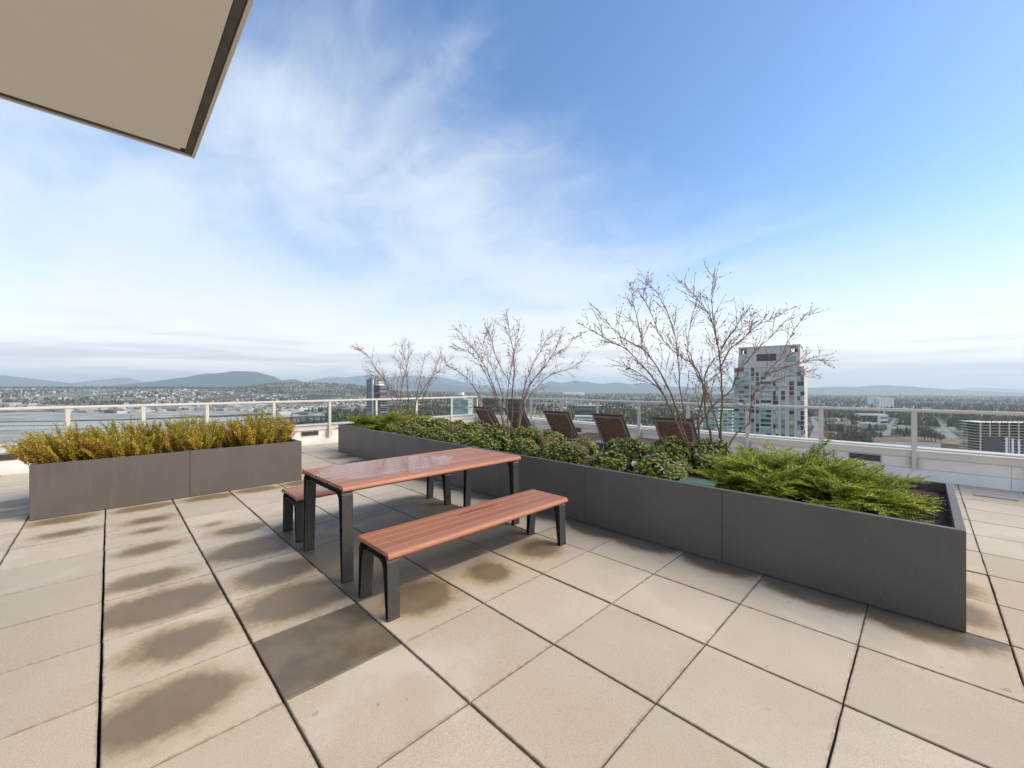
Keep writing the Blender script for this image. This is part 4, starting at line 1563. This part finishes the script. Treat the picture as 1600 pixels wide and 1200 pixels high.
def tower_root(name, label, cat, xpx, D, e1):
    """origin at the right front corner; local x runs left along the facade, local y into the block"""
    xc = (xpx - 800) / F * D
    w = RIGHT * e1[0] + FWD * e1[1]
    zb = float(terrain(xc, D))
    root = thing(name, label, cat, far(xc, D, zb), math.atan2(w[1], w[0]))
    root.scale = (1, -1, 1)      # local y points away from the viewer
    return root, zb


def zpx(y, D):
    return H - (y - CY) / F * D


# the large tower on the right
D = 240.0
e1 = np.array([-.770, .638])
root, zb = tower_root('apartment_tower', 'tall pale concrete and glass tower behind the largest bare shrub', 'tower', 1256, D, e1)
WT, DP = 37.0, 31.0
roof = zpx(572, D) - zb
bpart('core_wall', root, .25, WT - .25, .6, DP, 0, roof - .4, M['conc'])
k_ = WT / 28.0
bays = [(0, 2.4, 'g'), (3.6, 5.4, 'w'), (7.0, 8.5, 'w'), (9.6, 11.7, 'g'), (12.4, 16.6, 'b'), (17.2, 18.6, 'w'), (19.2, 20.6, 'w'), (21.5, 27.9, 'b')]
fl = 2.9
for f in range(17):
    z1 = roof - f * fl
    bpart('floor_slab', root, -.12, WT + .1, -.05 if f else -.2, .75, z1 - .32, z1 - .02, M['conc'])
    for a, b, kind in bays:
        a, b = a * k_, b * k_
        if kind == 'w':
            bpart('window', root, a, b, .28, .65, z1 - 2.55, z1 - .40, M['pane'])
        elif kind == 'g':
            bpart('window', root, a, (a + b) / 2 - .06, .12, .65, z1 - 2.8, z1 - .36, M['pane'])
            bpart('window', root, (a + b) / 2 + .06, b, .12, .65, z1 - 2.8, z1 - .36, M['pane'])
        else:
            nb = 2 if b - a < 6 else 3
            for q in range(nb):
                u0, u1 = a + (b - a) * q / nb, a + (b - a) * (q + 1) / nb
                bpart('window', root, u0 + .1, u1 - .1, .50, .66, z1 - 2.6, z1 - .4, M['pane'])
            if f > 1:
                bpart('balcony', root, a - .1, b + .1, -1.1, .55, z1 - 3.02, z1 - 2.86, M['conc_white'])
                bpart('balcony_glass', root, a, b, -1.08, -1.02, z1 - 2.84, z1 - 1.85, M['pane_green'])
    bpart('window', root, -.10, .25, 1.2, 9, z1 - 2.7, z1 - .4, M['pane'])
for a, b in [(2.4, 3.6), (5.4, 7.0), (8.5, 9.6), (11.7, 12.4), (16.6, 17.2), (18.6, 19.2), (20.6, 21.5)]:
    bpart('pier', root, a * k_ + .02, b * k_ - .02, -.02 - .3, .6, roof - 62, roof - .5, M['conc'])
pt = zpx(537, D) - zb
h0 = roof - .02
tw = pt - h0
bpart('penthouse_wall', root, 2.0, 34.6, 2.3, 22, h0, pt - 4.4, M['conc'])
bpart('louvre_panel', root, 14.0, 24.5, 2.2, 2.31, pt - 9.3, pt - 5.0, M['conc_dark'])
for a, b in [(2.0, 3.2), (7.0, 30.0), (33.4, 34.6)]:
    bpart('penthouse_pier', root, a, b, 2.3, 9.0, pt - 4.4, pt - 1.0, M['conc'])
bpart('roof_slab', root, 1.8, 34.8, 2.0, 22.2, pt - 1.0, pt, M['conc'])
for a in (4.6, 31.8):
    bpart('roof_equipment', root, a - 1.3, a + .4, 6, 7.5, pt - 4.4, pt - 2.2, M['conc_dark'])
for a in (4.0, 30.8):
    bpart('penthouse_window', root, a, a + 4.5 if a < 9 else a + 2, 2.2, 2.29, pt - 10.5, pt - 7.0, M['pane_green'])


def slab_tower(name, label, x0, x1, ytop, D, skew, floors, fl, bays, mwall, mpane, mslab, split=.5, group=None, crown=None):
    sx = (x1 - x0) / F * D
    e = np.array([-math.cos(skew), math.sin(skew)])
    root, zb = tower_root(name, label, 'tower', x1 - (x1 - x0) * .06, D, e)
    Wd = sx * .92
    top = zpx(ytop, D) - zb
    bpart('core_wall', root, 0.2, Wd - .2, .3, Wd * .85, 0, top - .3, mwall)
    for f in range(floors):
        z1 = top - f * fl
        bpart('floor_slab', root, -.6, Wd + .6, -.7, Wd * .85 + .5, z1 - .35, z1, mslab)
        for b in range(bays):
            u0, u1 = Wd * b / bays + .25, Wd * (b + 1) / bays - .25
            bpart('window', root, u0, u1, .12, .4, z1 - fl + .25, z1 - .45, mpane)
        bpart('window', root, .05, .3, 1.5, Wd * .7, z1 - fl + .25, z1 - .45, mpane)
    return root, Wd, top


r_, Wd, top = slab_tower('dark_tower', 'dark grey tower with a white fin left of the left bare shrub', 568, 595, 602, 700, .35, 17, 3.0, 7, M['conc_dark'], M['pane_dark'], M['conc_grey'])
bpart('penthouse', r_, Wd * .35, Wd * .92, 2, 16, top, top + 13, M['conc_grey'])
bpart('penthouse_roof', r_, 2, Wd * .35, 1, 14, top, top + 3.0, M['conc_white'])
bpart('penthouse_roof', r_, 3, Wd * .35, 1, 14, top + 4.6, top + 6.4, M['conc_white'])
bpart('penthouse_core', r_, 4, Wd * .36, 3, 12, top, top + 8.5, M['conc_dark'])
bpart('white_fin', r_, Wd * .46, Wd * .53, -1.6, .5, top - 60, top + 12, M['conc_white'])
bpart('dark_wing', r_, Wd * .55, Wd * .985, -1.4, .3, top - 60, top + 10, M['conc_grey'])
for f in range(18):
    bpart('wing_window', r_, Wd * .66, Wd * .80, -1.5, -1.38, top + 7 - f * 3.0, top + 8.8 - f * 3.0, M['pane_dark'])
    bpart('wing_window', r_, Wd * .84, Wd * .95, -1.5, -1.38, top + 7 - f * 3.0, top + 8.8 - f * 3.0, M['pane_dark'])
bpart('mast', r_, Wd * .8, Wd * .83, 6, 7, top + 13, top + 17, M['conc_dark'])
r_, Wd, top = slab_tower('pale_glass_tower', 'pale green glass tower with white balconies left of the middle bare shrub', 703, 733, 624, 620, .25, 15, 2.9, 5, M['conc_grey'], M['pane_green'], M['conc_white'])
bpart('crown', r_, Wd * .30, Wd * .72, 2, 15, top, top + 6.5, M['conc_grey'])
bpart('crown_roof', r_, Wd * .40, Wd * .68, 4, 12, top + 6.5, top + 10.5, M['conc_white'])
slab_tower('green_glass_tower', 'green glass tower just left of the big pale tower, behind bare stems', 1100, 1124, 634, 330, .5, 14, 2.9, 3, M['conc_dark'], M['pane_green'], M['conc_white'])
slab_tower('green_glass_tower', 'lower pale green tower touching the left side of the big pale tower', 1124, 1146, 640, 350, .5, 13, 2.9, 3, M['conc_white'], M['pane_green'], M['conc_white'])

# block under construction at the right edge
D = 434.0
root, zb = tower_root('construction_block', 'unfinished concrete block with open floors at the right edge', 'building', 1655, D, np.array([-.995, .10]))
top = zpx(661, D) - zb
WC = (1655 - 1544) / F * D
for f in range(13):
    z = top - f * 3.05
    bpart('floor_slab', root, 0, WC, 0, 24, z - .35, z, M['conc_white'] if f < 1 else M['conc'])
    if f < 12:
        for c in range(9):
            u = .6 + (WC - 1.8) * c / 8
            bpart('column', root, u, u + .9, .3, 1.2, z - 3.05, z - .35, M['conc'])
bpart('core_wall', root, 8, WC - 6, 9, 20, 0, top - .4, simple('raw_brown_formwork', (.13, .085, .06), .9, .3, .4))
bpart('safety_net', root, WC - 21.5, WC - 3, -.5, -.1, top - 42, top - 15.2, M['net'])
for q in range(5):
    bpart('facade_panel', root, WC - 24 - q * 6, WC - 26.2 - q * 6, -.4, -.1, top - 42, top - 16 - q, M['conc_white'])
for q in range(14):
    bpart('formwork_post', root, 1 + q * WC / 14.5, 1.4 + q * WC / 14.5, 1, 1.4, top, top + 1.6 + (q % 3) * .8, M['orange'] if q % 2 else M['net'])
bpart('formwork_beam', root, 0, WC, .6, 1.0, top + 1.3, top + 1.8, simple('rusty_formwork', (.33, .15, .09), .9, .3, .6))


def far_block(name, label, x0, x1, ytop, ybase, m, depth=.6, bands=0, mb_=None, cat='building', roofm=None):
    xc0, D = ground_px((x0 + x1) / 2, ybase)
    root, zb = tower_root(name, label, cat, x1, D, np.array([-.98, .2]))
    W = (x1 - x0) / F * D
    hh = zpx(ytop, D) - zb
    bpart('wall', root, 0, W, 0, W * depth, 0, hh, m)
    for q in range(bands):
        z = hh * (q + .5) / bands
        bpart('window_band', root, W * .03, W * .97, -.3, -.05, z - hh / bands * .22, z + hh / bands * .22, mb_)
    bpart('roof', root, -.6, W + .6, -.6, W * depth + .6, hh, hh + .8, roofm or M['conc_white'])
    return root, W, hh


far_block('dark_office', 'dark low office block seen through the railing above the fourth lounger', 903, 940, 634, 648, M['conc_dark'], .5, 4, M['pane_dark'])
r_, W_, h_ = far_block('office_podium', 'long white banded podium below the dark office block', 899, 946, 651, 660, M['conc_white'], .3, 2, M['pane_dark'])
r_, W_, h_ = far_block('white_flats', 'white slab of flats far off above the right railing, the left one of two', 1362, 1374, 620.5, 634, M['conc_white'], .6)
for q in range(4): bpart('recess', r_, W_ * (.08 + q * .24), W_ * (.16 + q * .24), -.4, -.05, 2, h_ - 1, M['conc_grey'])
r_, W_, h_ = far_block('cream_flats', 'cream and beige flats far off above the right railing, the right one of two', 1376, 1397, 622.5, 638, M['conc'], .6)
for q in range(6): bpart('balcony_stack', r_, W_ * (.04 + q * .16), W_ * (.12 + q * .16), -1.0, -.05, 2, h_ - 1.5, M['conc_white'])
far_block('white_hall', 'broad white hall far off above the railing, left of centre of the row of loungers', 880, 913, 613.5, 617.5, M['conc_white'], .6)
far_block('long_roofed_hall', 'white building with a long roof beyond the road on the right', 1350, 1388, 648, 656, M['conc'], .4, 1, M['pane_dark'])
far_block('white_block', 'small white block beside the road on the right', 1377, 1387, 649.5, 663, M['conc_white'], .6, 2, M['pane_dark'])
# orange crane by the big tower
xc, D = ground_px(1293, 693)
cr = thing('orange_crane', 'small orange crane right of the big pale tower, seen through the railing', 'crane', far(xc, D, float(terrain(xc, D))), math.atan2(RIGHT[1], RIGHT[0]))
hm = zpx(672, D) - cr.location[2]
for sx in (-1, 1):
    for sy in (-1, 1):
        MB().box(sx * 1.4 - .3, sx * 1.4 + .3, sy * 1.4 - .3, sy * 1.4 + .3, 0, hm).build('mast_leg', M['orange'], cr)
for q in range(8):
    z = hm * q / 8
    mb = MB().tube([(-1.4, -1.4, z), (1.4, -1.4, z + hm / 8)], .22, 4); mb.build('lattice_bar', M['orange'], cr)
mb = MB()
for dz_, dy in ((0, -1), (0, 1), (2.2, 0)):
    mb.tube([(-38, dy, hm - 5 + dz_), (17, dy, hm - 5 + dz_)], .28, 4)
for q in range(22):
    x = -38 + q * 2.5
    mb.tube([(x, -1, hm - 5), (x + 1.25, 0, hm - 2.8), (x + 2.5, 1, hm - 5)], .16, 3)
mb.build('jib', M['orange'], cr)
MB().box(13, 17, -1.4, 1.4, hm - 7.5, hm - 4.5).build('counterweight', M['conc'], cr)

# trees ------------------------------------------------------------


def conifer_mesh(seed):
    r = np.random.default_rng(seed)
    mb = MB()
    mb.tube([(0, 0, -.03), (0, 0, .5), (0, 0, .97)], [.018, .012, .003], 5, m=1)
    nl = 11
    for l in range(nl):
        z = .10 + .86 * l / nl
        rad_ = (.185 * (1 - l / nl) ** .85 + .015) * r.uniform(.85, 1.15)
        n = 9
        a = np.arange(n) * 2 * np.pi / n + r.uniform(0, 6)
        for q in range(n):
            L = rad_ * r.uniform(.65, 1.2)
            d = np.array([np.cos(a[q]), np.sin(a[q]), -.28 + .3 * r.random()])
            mb.leaves([(0, 0, z + r.uniform(-.02, .02))], [d], [(0, 0, 1)], L * 1.1, L * .85, -.18, m=0)
    return mb.mesh('conifer_tree', [M['conifer'], M['trunk_far']])


def bare_tree_mesh(seed, m):
    r = np.random.default_rng(seed)
    mb = MB()
    mb.tube([(0, 0, -.03), (0, 0, .3), (.02, 0, .6)], [.022, .016, .006], 5, m=1)
    for q in range(7):
        a = r.uniform(0, 6.28)
        mb.tube([(0, 0, .25 + q * .04), (np.cos(a) * .2, np.sin(a) * .2, .5 + q * .05)], [.01, .003], 3, m=1, cap=False)
    n = 240
    P = unit(r.normal(0, 1, (n, 3))) * (r.random(n) ** .4)[:, None] * np.array([.27, .27, .36]) + [0, 0, .58]
    mb.leaves(P, r.normal(0, 1, (n, 3)) + [0, 0, .6], r.normal(0, 1, (n, 3)), r.uniform(.07, .14, n), r.uniform(.03, .07, n), .1)
    return mb.mesh('tree', [m, M['trunk_far']])


M['conifer'] = leaf_mat('conifer_needles', [(0, (.020, .042, .016)), (.6, (.040, .072, .028)), (1, (.070, .105, .040))], .8, .05, .2)
M['brown_crown'] = leaf_mat('bare_brown_crown', [(0, (.09, .06, .038)), (.6, (.17, .12, .072)), (1, (.25, .185, .11))], .9, .1, .1)
M['olive_crown'] = leaf_mat('olive_crown', [(0, (.05, .058, .028)), (.6, (.095, .100, .045)), (1, (.15, .15, .07))], .9, .1, .1)
M['trunk_far'] = simple('far_trunk', (.06, .045, .035), .9, .2, .5)
CM = [conifer_mesh(s) for s in (1, 2, 3)]
BM_ = [bare_tree_mesh(4, M['brown_crown']), bare_tree_mesh(5, M['brown_crown']), bare_tree_mesh(6, M['olive_crown'])]


def in_road(x, y):
    if y > 653 and 1374 < x < 1402: return True
    if y > 652 and 1456 + (y - 652) * .7 < x < 1468 + (y - 652) * 1.1: return True
    if y > 682 and x > 1362: return True
    if 1255 < x < 1290 and y > 652: return True
    return False


def plant_tree(x, y, hpx, kind, k):
    xc, D = ground_px(x, y)
    z = float(terrain(xc, D))
    hgt = hpx / F * D
    if kind == 'c':
        o = obj('conifer_tree', CM[k % 3], None, far(xc, D, z), k * 1.7)
        w = hgt * rng.uniform(.85, 1.25)
        o.scale = (w, w, hgt)
    else:
        o = obj('broadleaf_tree', BM_[k % 3], None, far(xc, D, z), k * 1.3)
        w = hgt * rng.uniform(1.0, 1.4)
        o.scale = (w, w, hgt)
    return o


tl = []
# nearer tall trees between the big tower and the road (right)
for x, y, hp in [(1308, 691, 26), (1317, 690, 30), (1325, 692, 33), (1330, 690, 38), (1345, 694, 30), (1352, 697, 36), (1359, 695, 28), (1338, 688, 34), (1376, 684, 16), (1383, 672, 17), (1378, 673, 18), (1402, 676, 14), (1441, 677, 18), (1447, 678, 16), (1296, 668, 24), (1290, 664, 20), (1302, 668, 18), (1342, 645, 9), (1367, 640, 8)]:
    tl.append((x, y, hp, 'c'))
for x, y, hp in [(1334, 702, 34), (1338, 704, 30), (1331, 706, 26), (1348, 690, 18), (1365, 688, 18), (1455, 690, 20), (1462, 691, 18), (1470, 692, 16), (1370, 676, 14), (1300, 695, 20), (1312, 676, 16), (1506, 700, 12), (1530, 700, 10), (1538, 694, 14), (1445, 688, 22), (1450, 686, 20)]:
    tl.append((x, y, hp, 'b'))
for k in range(60):     # grove right of the second road
    x, y = rng.uniform(1478, 1545), rng.uniform(655, 682)
    if x < 1476 + (y - 655) * .9: continue
    tl.append((x, y, rng.uniform(10, 17), 'c' if rng.random() < .8 else 'b'))
for k in range(46):     # row of firs along the river, left of the dark tower
    x = rng.uniform(446, 566); y = rng.uniform(657, 671)
    tl.append((x, y, rng.uniform(8, 15), 'c' if rng.random() < .85 else 'b'))
for k in range(80):     # grove behind the middle of the railing
    x = rng.uniform(600, 770); y = rng.uniform(640, 656)
    tl.append((x, y, rng.uniform(6, 12), 'c' if rng.random() < .8 else 'b'))
for k in range(70):
    x = rng.uniform(830, 1140); y = rng.uniform(648, 676)
    if 890 < x < 955 and y > 642: continue
    tl.append((x, y, rng.uniform(7, 15), 'c' if rng.random() < .5 else 'b'))
for k in range(60):
    x = rng.uniform(1266, 1620); y = rng.uniform(640, 668)
    if in_road(x, y): continue
    tl.append((x, y, rng.uniform(7, 13), 'c' if rng.random() < .55 else 'b'))


def place_word(x):
    for lim, w in ((480, 'by the river just right of the golden shrubs'), (520, 'by the river around the railing post left of the dark tower'),
                   (590, 'beside the dark tower'), (660, 'in the woods seen through the left bare shrub'), (705, 'in the woods left of the pale glass tower'),
                   (780, 'in the woods right of the pale glass tower'), (890, 'among houses above the second and third loungers'),
                   (955, 'beside the dark office block'), (1010, 'among houses right of the dark office block'), (1145, 'among houses above the nearest lounger'),
                   (1330, 'near the orange crane'), (1362, 'left of the two pale blocks of flats'), (1405, 'along the straight road on the right'),
                   (1458, 'between the two straight roads on the right'), (1500, 'right beside the wider road on the right'),
                   (1545, 'in the grove left of the unfinished block')):
        if x < lim: return w
    return 'behind the unfinished block'


for k, (x, y, hp, kd) in enumerate(tl):
    o = plant_tree(x, y, hp, kd, k)
    w = place_word(x)
    size = 'tall ' if hp > 13 else ('small ' if hp < 9 else '')
    kind_ = 'dark conifer ' if kd == 'c' else ('leafless olive tree ' if k % 3 == 2 else 'leafless brown tree ')
    tag(o, size + kind_ + w, 'tree', size + ('conifers ' if kd == 'c' else kind_ + 'group ') + w)

# distant woods as one mass
wood = MB()
N = 34000
xs = rng.uniform(-300, 1900, N)
lg = np.exp(rng.uniform(np.log(900), np.log(7500), N))
xc = (xs - 800) / F * lg
z = terrain(xc, lg)
yp = CY + F * (H - z) / lg
dens_ = fbm(xc / 420 + 3, lg / 420, 4)
keep = dens_ > .50
L_ = xs < 600
keep &= ~(L_ & (lg < 1900) & (xs < 440))
keep &= ~(L_ & (lg > 1750) & (lg < 3300) & (rng.random(N) < .45))
keep |= (xs > 380) & (xs < 620) & (lg > 3200)
keep |= (xs < 400) & (lg > 3900) & (rng.random(N) < .8)
keep |= (xs > 600) & (lg > 1500) & (dens_ > .37)
rd = np.array([in_road(a, b) for a, b in zip(xs, yp)])
keep &= ~rd
riv = (xs < 510) & (yp > 644) & (yp < 690)
keep &= ~riv
xs, lg, xc, z = xs[keep], lg[keep], xc[keep], z[keep]
n = len(xs)
P = CAM + xc[:, None] * RIGHT + lg[:, None] * FWD
hgt = rng.uniform(9, 22, n) * np.where(lg > 3000, 1.15, 1)
wid = hgt * rng.uniform(.26, .40, n)
B = np.c_[P, z - 1]
O = np.array([[1, 0, .15], [.3, .95, .12], [-.8, .6, .17], [-.8, -.6, .13], [.3, -.95, .16], [0, 0, 1.0]])
sh = np.stack([wid, wid, hgt], 1)
V = (B[:, None, :] + O[None] * sh[:, None, :] + rng.normal(0, .06, (n, 6, 3)) * wid[:, None, None]).reshape(-1, 3)
kk = np.arange(n)[:, None] * 6
wood.add(V, None, np.concatenate([kk + [i, (i + 1) % 5, 5] for i in range(5)], 0))
M['woods'] = leaf_mat('distant_woods', [(0, (.020, .038, .017)), (.5, (.038, .064, .026)), (.72, (.066, .078, .032)), (.85, (.135, .095, .058)), (1, (.19, .135, .085))], .9, 0, .1)
tag(wood.build('woodland', M['woods']), 'dark woods and treed suburbs filling the far valley', 'woodland', kind='stuff')

# houses ------------------------------------------------------------
M['house_wall'] = pane('house_wall', [(0, (.62, .60, .56)), (.4, (.72, .71, .69)), (.7, (.50, .45, .38)), (1, (.36, .36, .36))], .8)
M['house_roof'] = pane('house_roof', [(0, (.10, .10, .105)), (.5, (.20, .19, .18)), (.8, (.30, .29, .28)), (1, (.26, .13, .09))], .9)


def house_mesh(kind):
    mb = MB()
    h = .55 if kind == 0 else .5
    V = [(-.5, -.4, 0), (.5, -.4, 0), (.5, .4, 0), (-.5, .4, 0), (-.5, -.4, h), (.5, -.4, h), (.5, .4, h), (-.5, .4, h), (-.5, 0, h + .3), (.5, 0, h + .3)]
    mb.add(V, [(0, 1, 5, 4), (1, 2, 6, 5), (2, 3, 7, 6), (3, 0, 4, 7)], [(4, 7, 8), (5, 9, 6)], m=0)
    W = [(-.56, -.46, h - .05), (.56, -.46, h - .05), (.56, 0, h + .33), (-.56, 0, h + .33), (-.56, .46, h - .05), (.56, .46, h - .05)]
    mb.add(W, [(0, 1, 2, 3), (3, 2, 5, 4)], m=1)
    if kind == 1:
        mb.box(-.2, .25, -.62, -.4, 0, h * .8, m=0)
    for q in (-.28, .05, .3):
        mb.box(q - .07, q + .07, -.405, -.39, h * .45, h * .8, m=2)
    return mb.mesh('house', [M['house_wall'], M['house_roof'], M['pane_dark']])


HM = [house_mesh(0), house_mesh(1)]
hs = []
tries = 0
while len(hs) < 120 and tries < 4000:
    tries += 1
    x, y = (rng.uniform(820, 1140), rng.uniform(642, 674)) if rng.random() < .5 else (rng.uniform(1270, 1640), rng.uniform(634, 684))
    if in_road(x, y) or (893 < x < 952 and y < 668): continue
    if 1476 < x < 1548 and y > 654: continue
    if any(abs(x - a) < 7 and abs(y - b) < 3 for a, b in hs): continue
    hs.append((x, y))
for k, (x, y) in enumerate(hs):
    xc, D = ground_px(x, y)
    o = obj('house', HM[k % 2], None, far(xc, D, float(terrain(xc, D))), rng.uniform(0, 6.28))
    s = rng.uniform(11, 19)
    o.scale = (s * rng.uniform(.9, 1.5), s, s * rng.uniform(.55, .8))
    tag(o, 'small far-off house ' + place_word(x).replace('among houses', 'among trees'), 'house', 'houses ' + place_word(x))

# hillside houses and sheds too many and small to count
hv = MB()
N = 3600
xs = rng.uniform(-300, 600, N)
lg = np.where(rng.random(N) < .72, rng.uniform(1900, 3900, N), rng.uniform(1420, 2000, N))
xc = (xs - 800) / F * lg
keep = (fbm(xc / 300 + 30, lg / 300, 3) > .44) & ~((xs > 480) & (lg > 3000))
xs, lg, xc = xs[keep], lg[keep], xc[keep]
N2 = 1000
xs2 = rng.uniform(600, 1900, N2); lg2 = np.exp(rng.uniform(np.log(1700), np.log(9000), N2))
xc2 = (xs2 - 800) / F * lg2
k2 = fbm(xc2 / 420 + 3, lg2 / 420, 4) < .47
xs, lg, xc = np.r_[xs, xs2[k2]], np.r_[lg, lg2[k2]], np.r_[xc, xc2[k2]]
n = len(xs)
z = terrain(xc, lg)
P = CAM + xc[:, None] * RIGHT + lg[:, None] * FWD
ind = (lg < 1950)
wx = np.where(ind, rng.uniform(15, 55, n), rng.uniform(8, 17, n)); wy = np.where(ind, rng.uniform(12, 30, n), rng.uniform(7, 12, n))
hh = np.where(ind, rng.uniform(6, 11, n), rng.uniform(5, 9, n))
a = rng.uniform(0, .5, n) + (rng.random(n) < .5) * 1.57
c_, s_ = np.cos(a), np.sin(a)
O = np.array([[-.5, -.5, -.3], [.5, -.5, -.3], [.5, .5, -.3], [-.5, .5, -.3], [-.5, -.5, 1], [.5, -.5, 1], [.5, .5, 1], [-.5, .5, 1], [-.5, 0, 1.35], [.5, 0, 1.35]])
lx = O[None, :, 0] * wx[:, None]; ly = O[None, :, 1] * wy[:, None]; lz = O[None, :, 2] * hh[:, None]
V = np.stack([P[:, 0:1] + lx * c_[:, None] - ly * s_[:, None], P[:, 1:2] + lx * s_[:, None] + ly * c_[:, None], z[:, None] + lz], -1).reshape(-1, 3)
kk = np.arange(n)[:, None] * 10
hv.add(V, np.concatenate([kk + f for f in ([0, 1, 5, 4], [1, 2, 6, 5], [2, 3, 7, 6], [3, 0, 4, 7], [4, 5, 9, 8], [8, 9, 6, 7])], 0), np.concatenate([kk + f for f in ([4, 8, 7], [5, 6, 9])], 0))
M['farhouse'] = leaf_mat('far_houses', [(0, (.12, .12, .12)), (.45, (.26, .255, .25)), (.75, (.42, .41, .40)), (.93, (.66, .65, .63)), (1, (.30, .16, .12))], .8, 0, .2)
tag(hv.build('distant_houses', M['farhouse']), 'pale specks of houses and sheds across the river and valley', 'houses', kind='stuff')

# ------------------------------------------------------------------ haze
hz = bpy.data.materials.new('valley_haze')
hz.use_nodes = True
hn = hz.node_tree.nodes; hn.clear()
vo = hn.new('ShaderNodeVolumePrincipled')
vo.inputs['Color'].default_value = (0.75, 0.895, 1.0, 1)
vo.inputs['Density'].default_value = 5.6e-5
vo.inputs['Anisotropy'].default_value = 0.15
ho = hn.new('ShaderNodeOutputMaterial')
hz.node_tree.links.new(vo.outputs[0], ho.inputs['Volume'])
hb = MB().box(-46000, 46000, -46000, 46000, -900, 700).build('haze', hz)
tag(hb, 'thin pale haze over the valley', 'haze', kind='stuff')
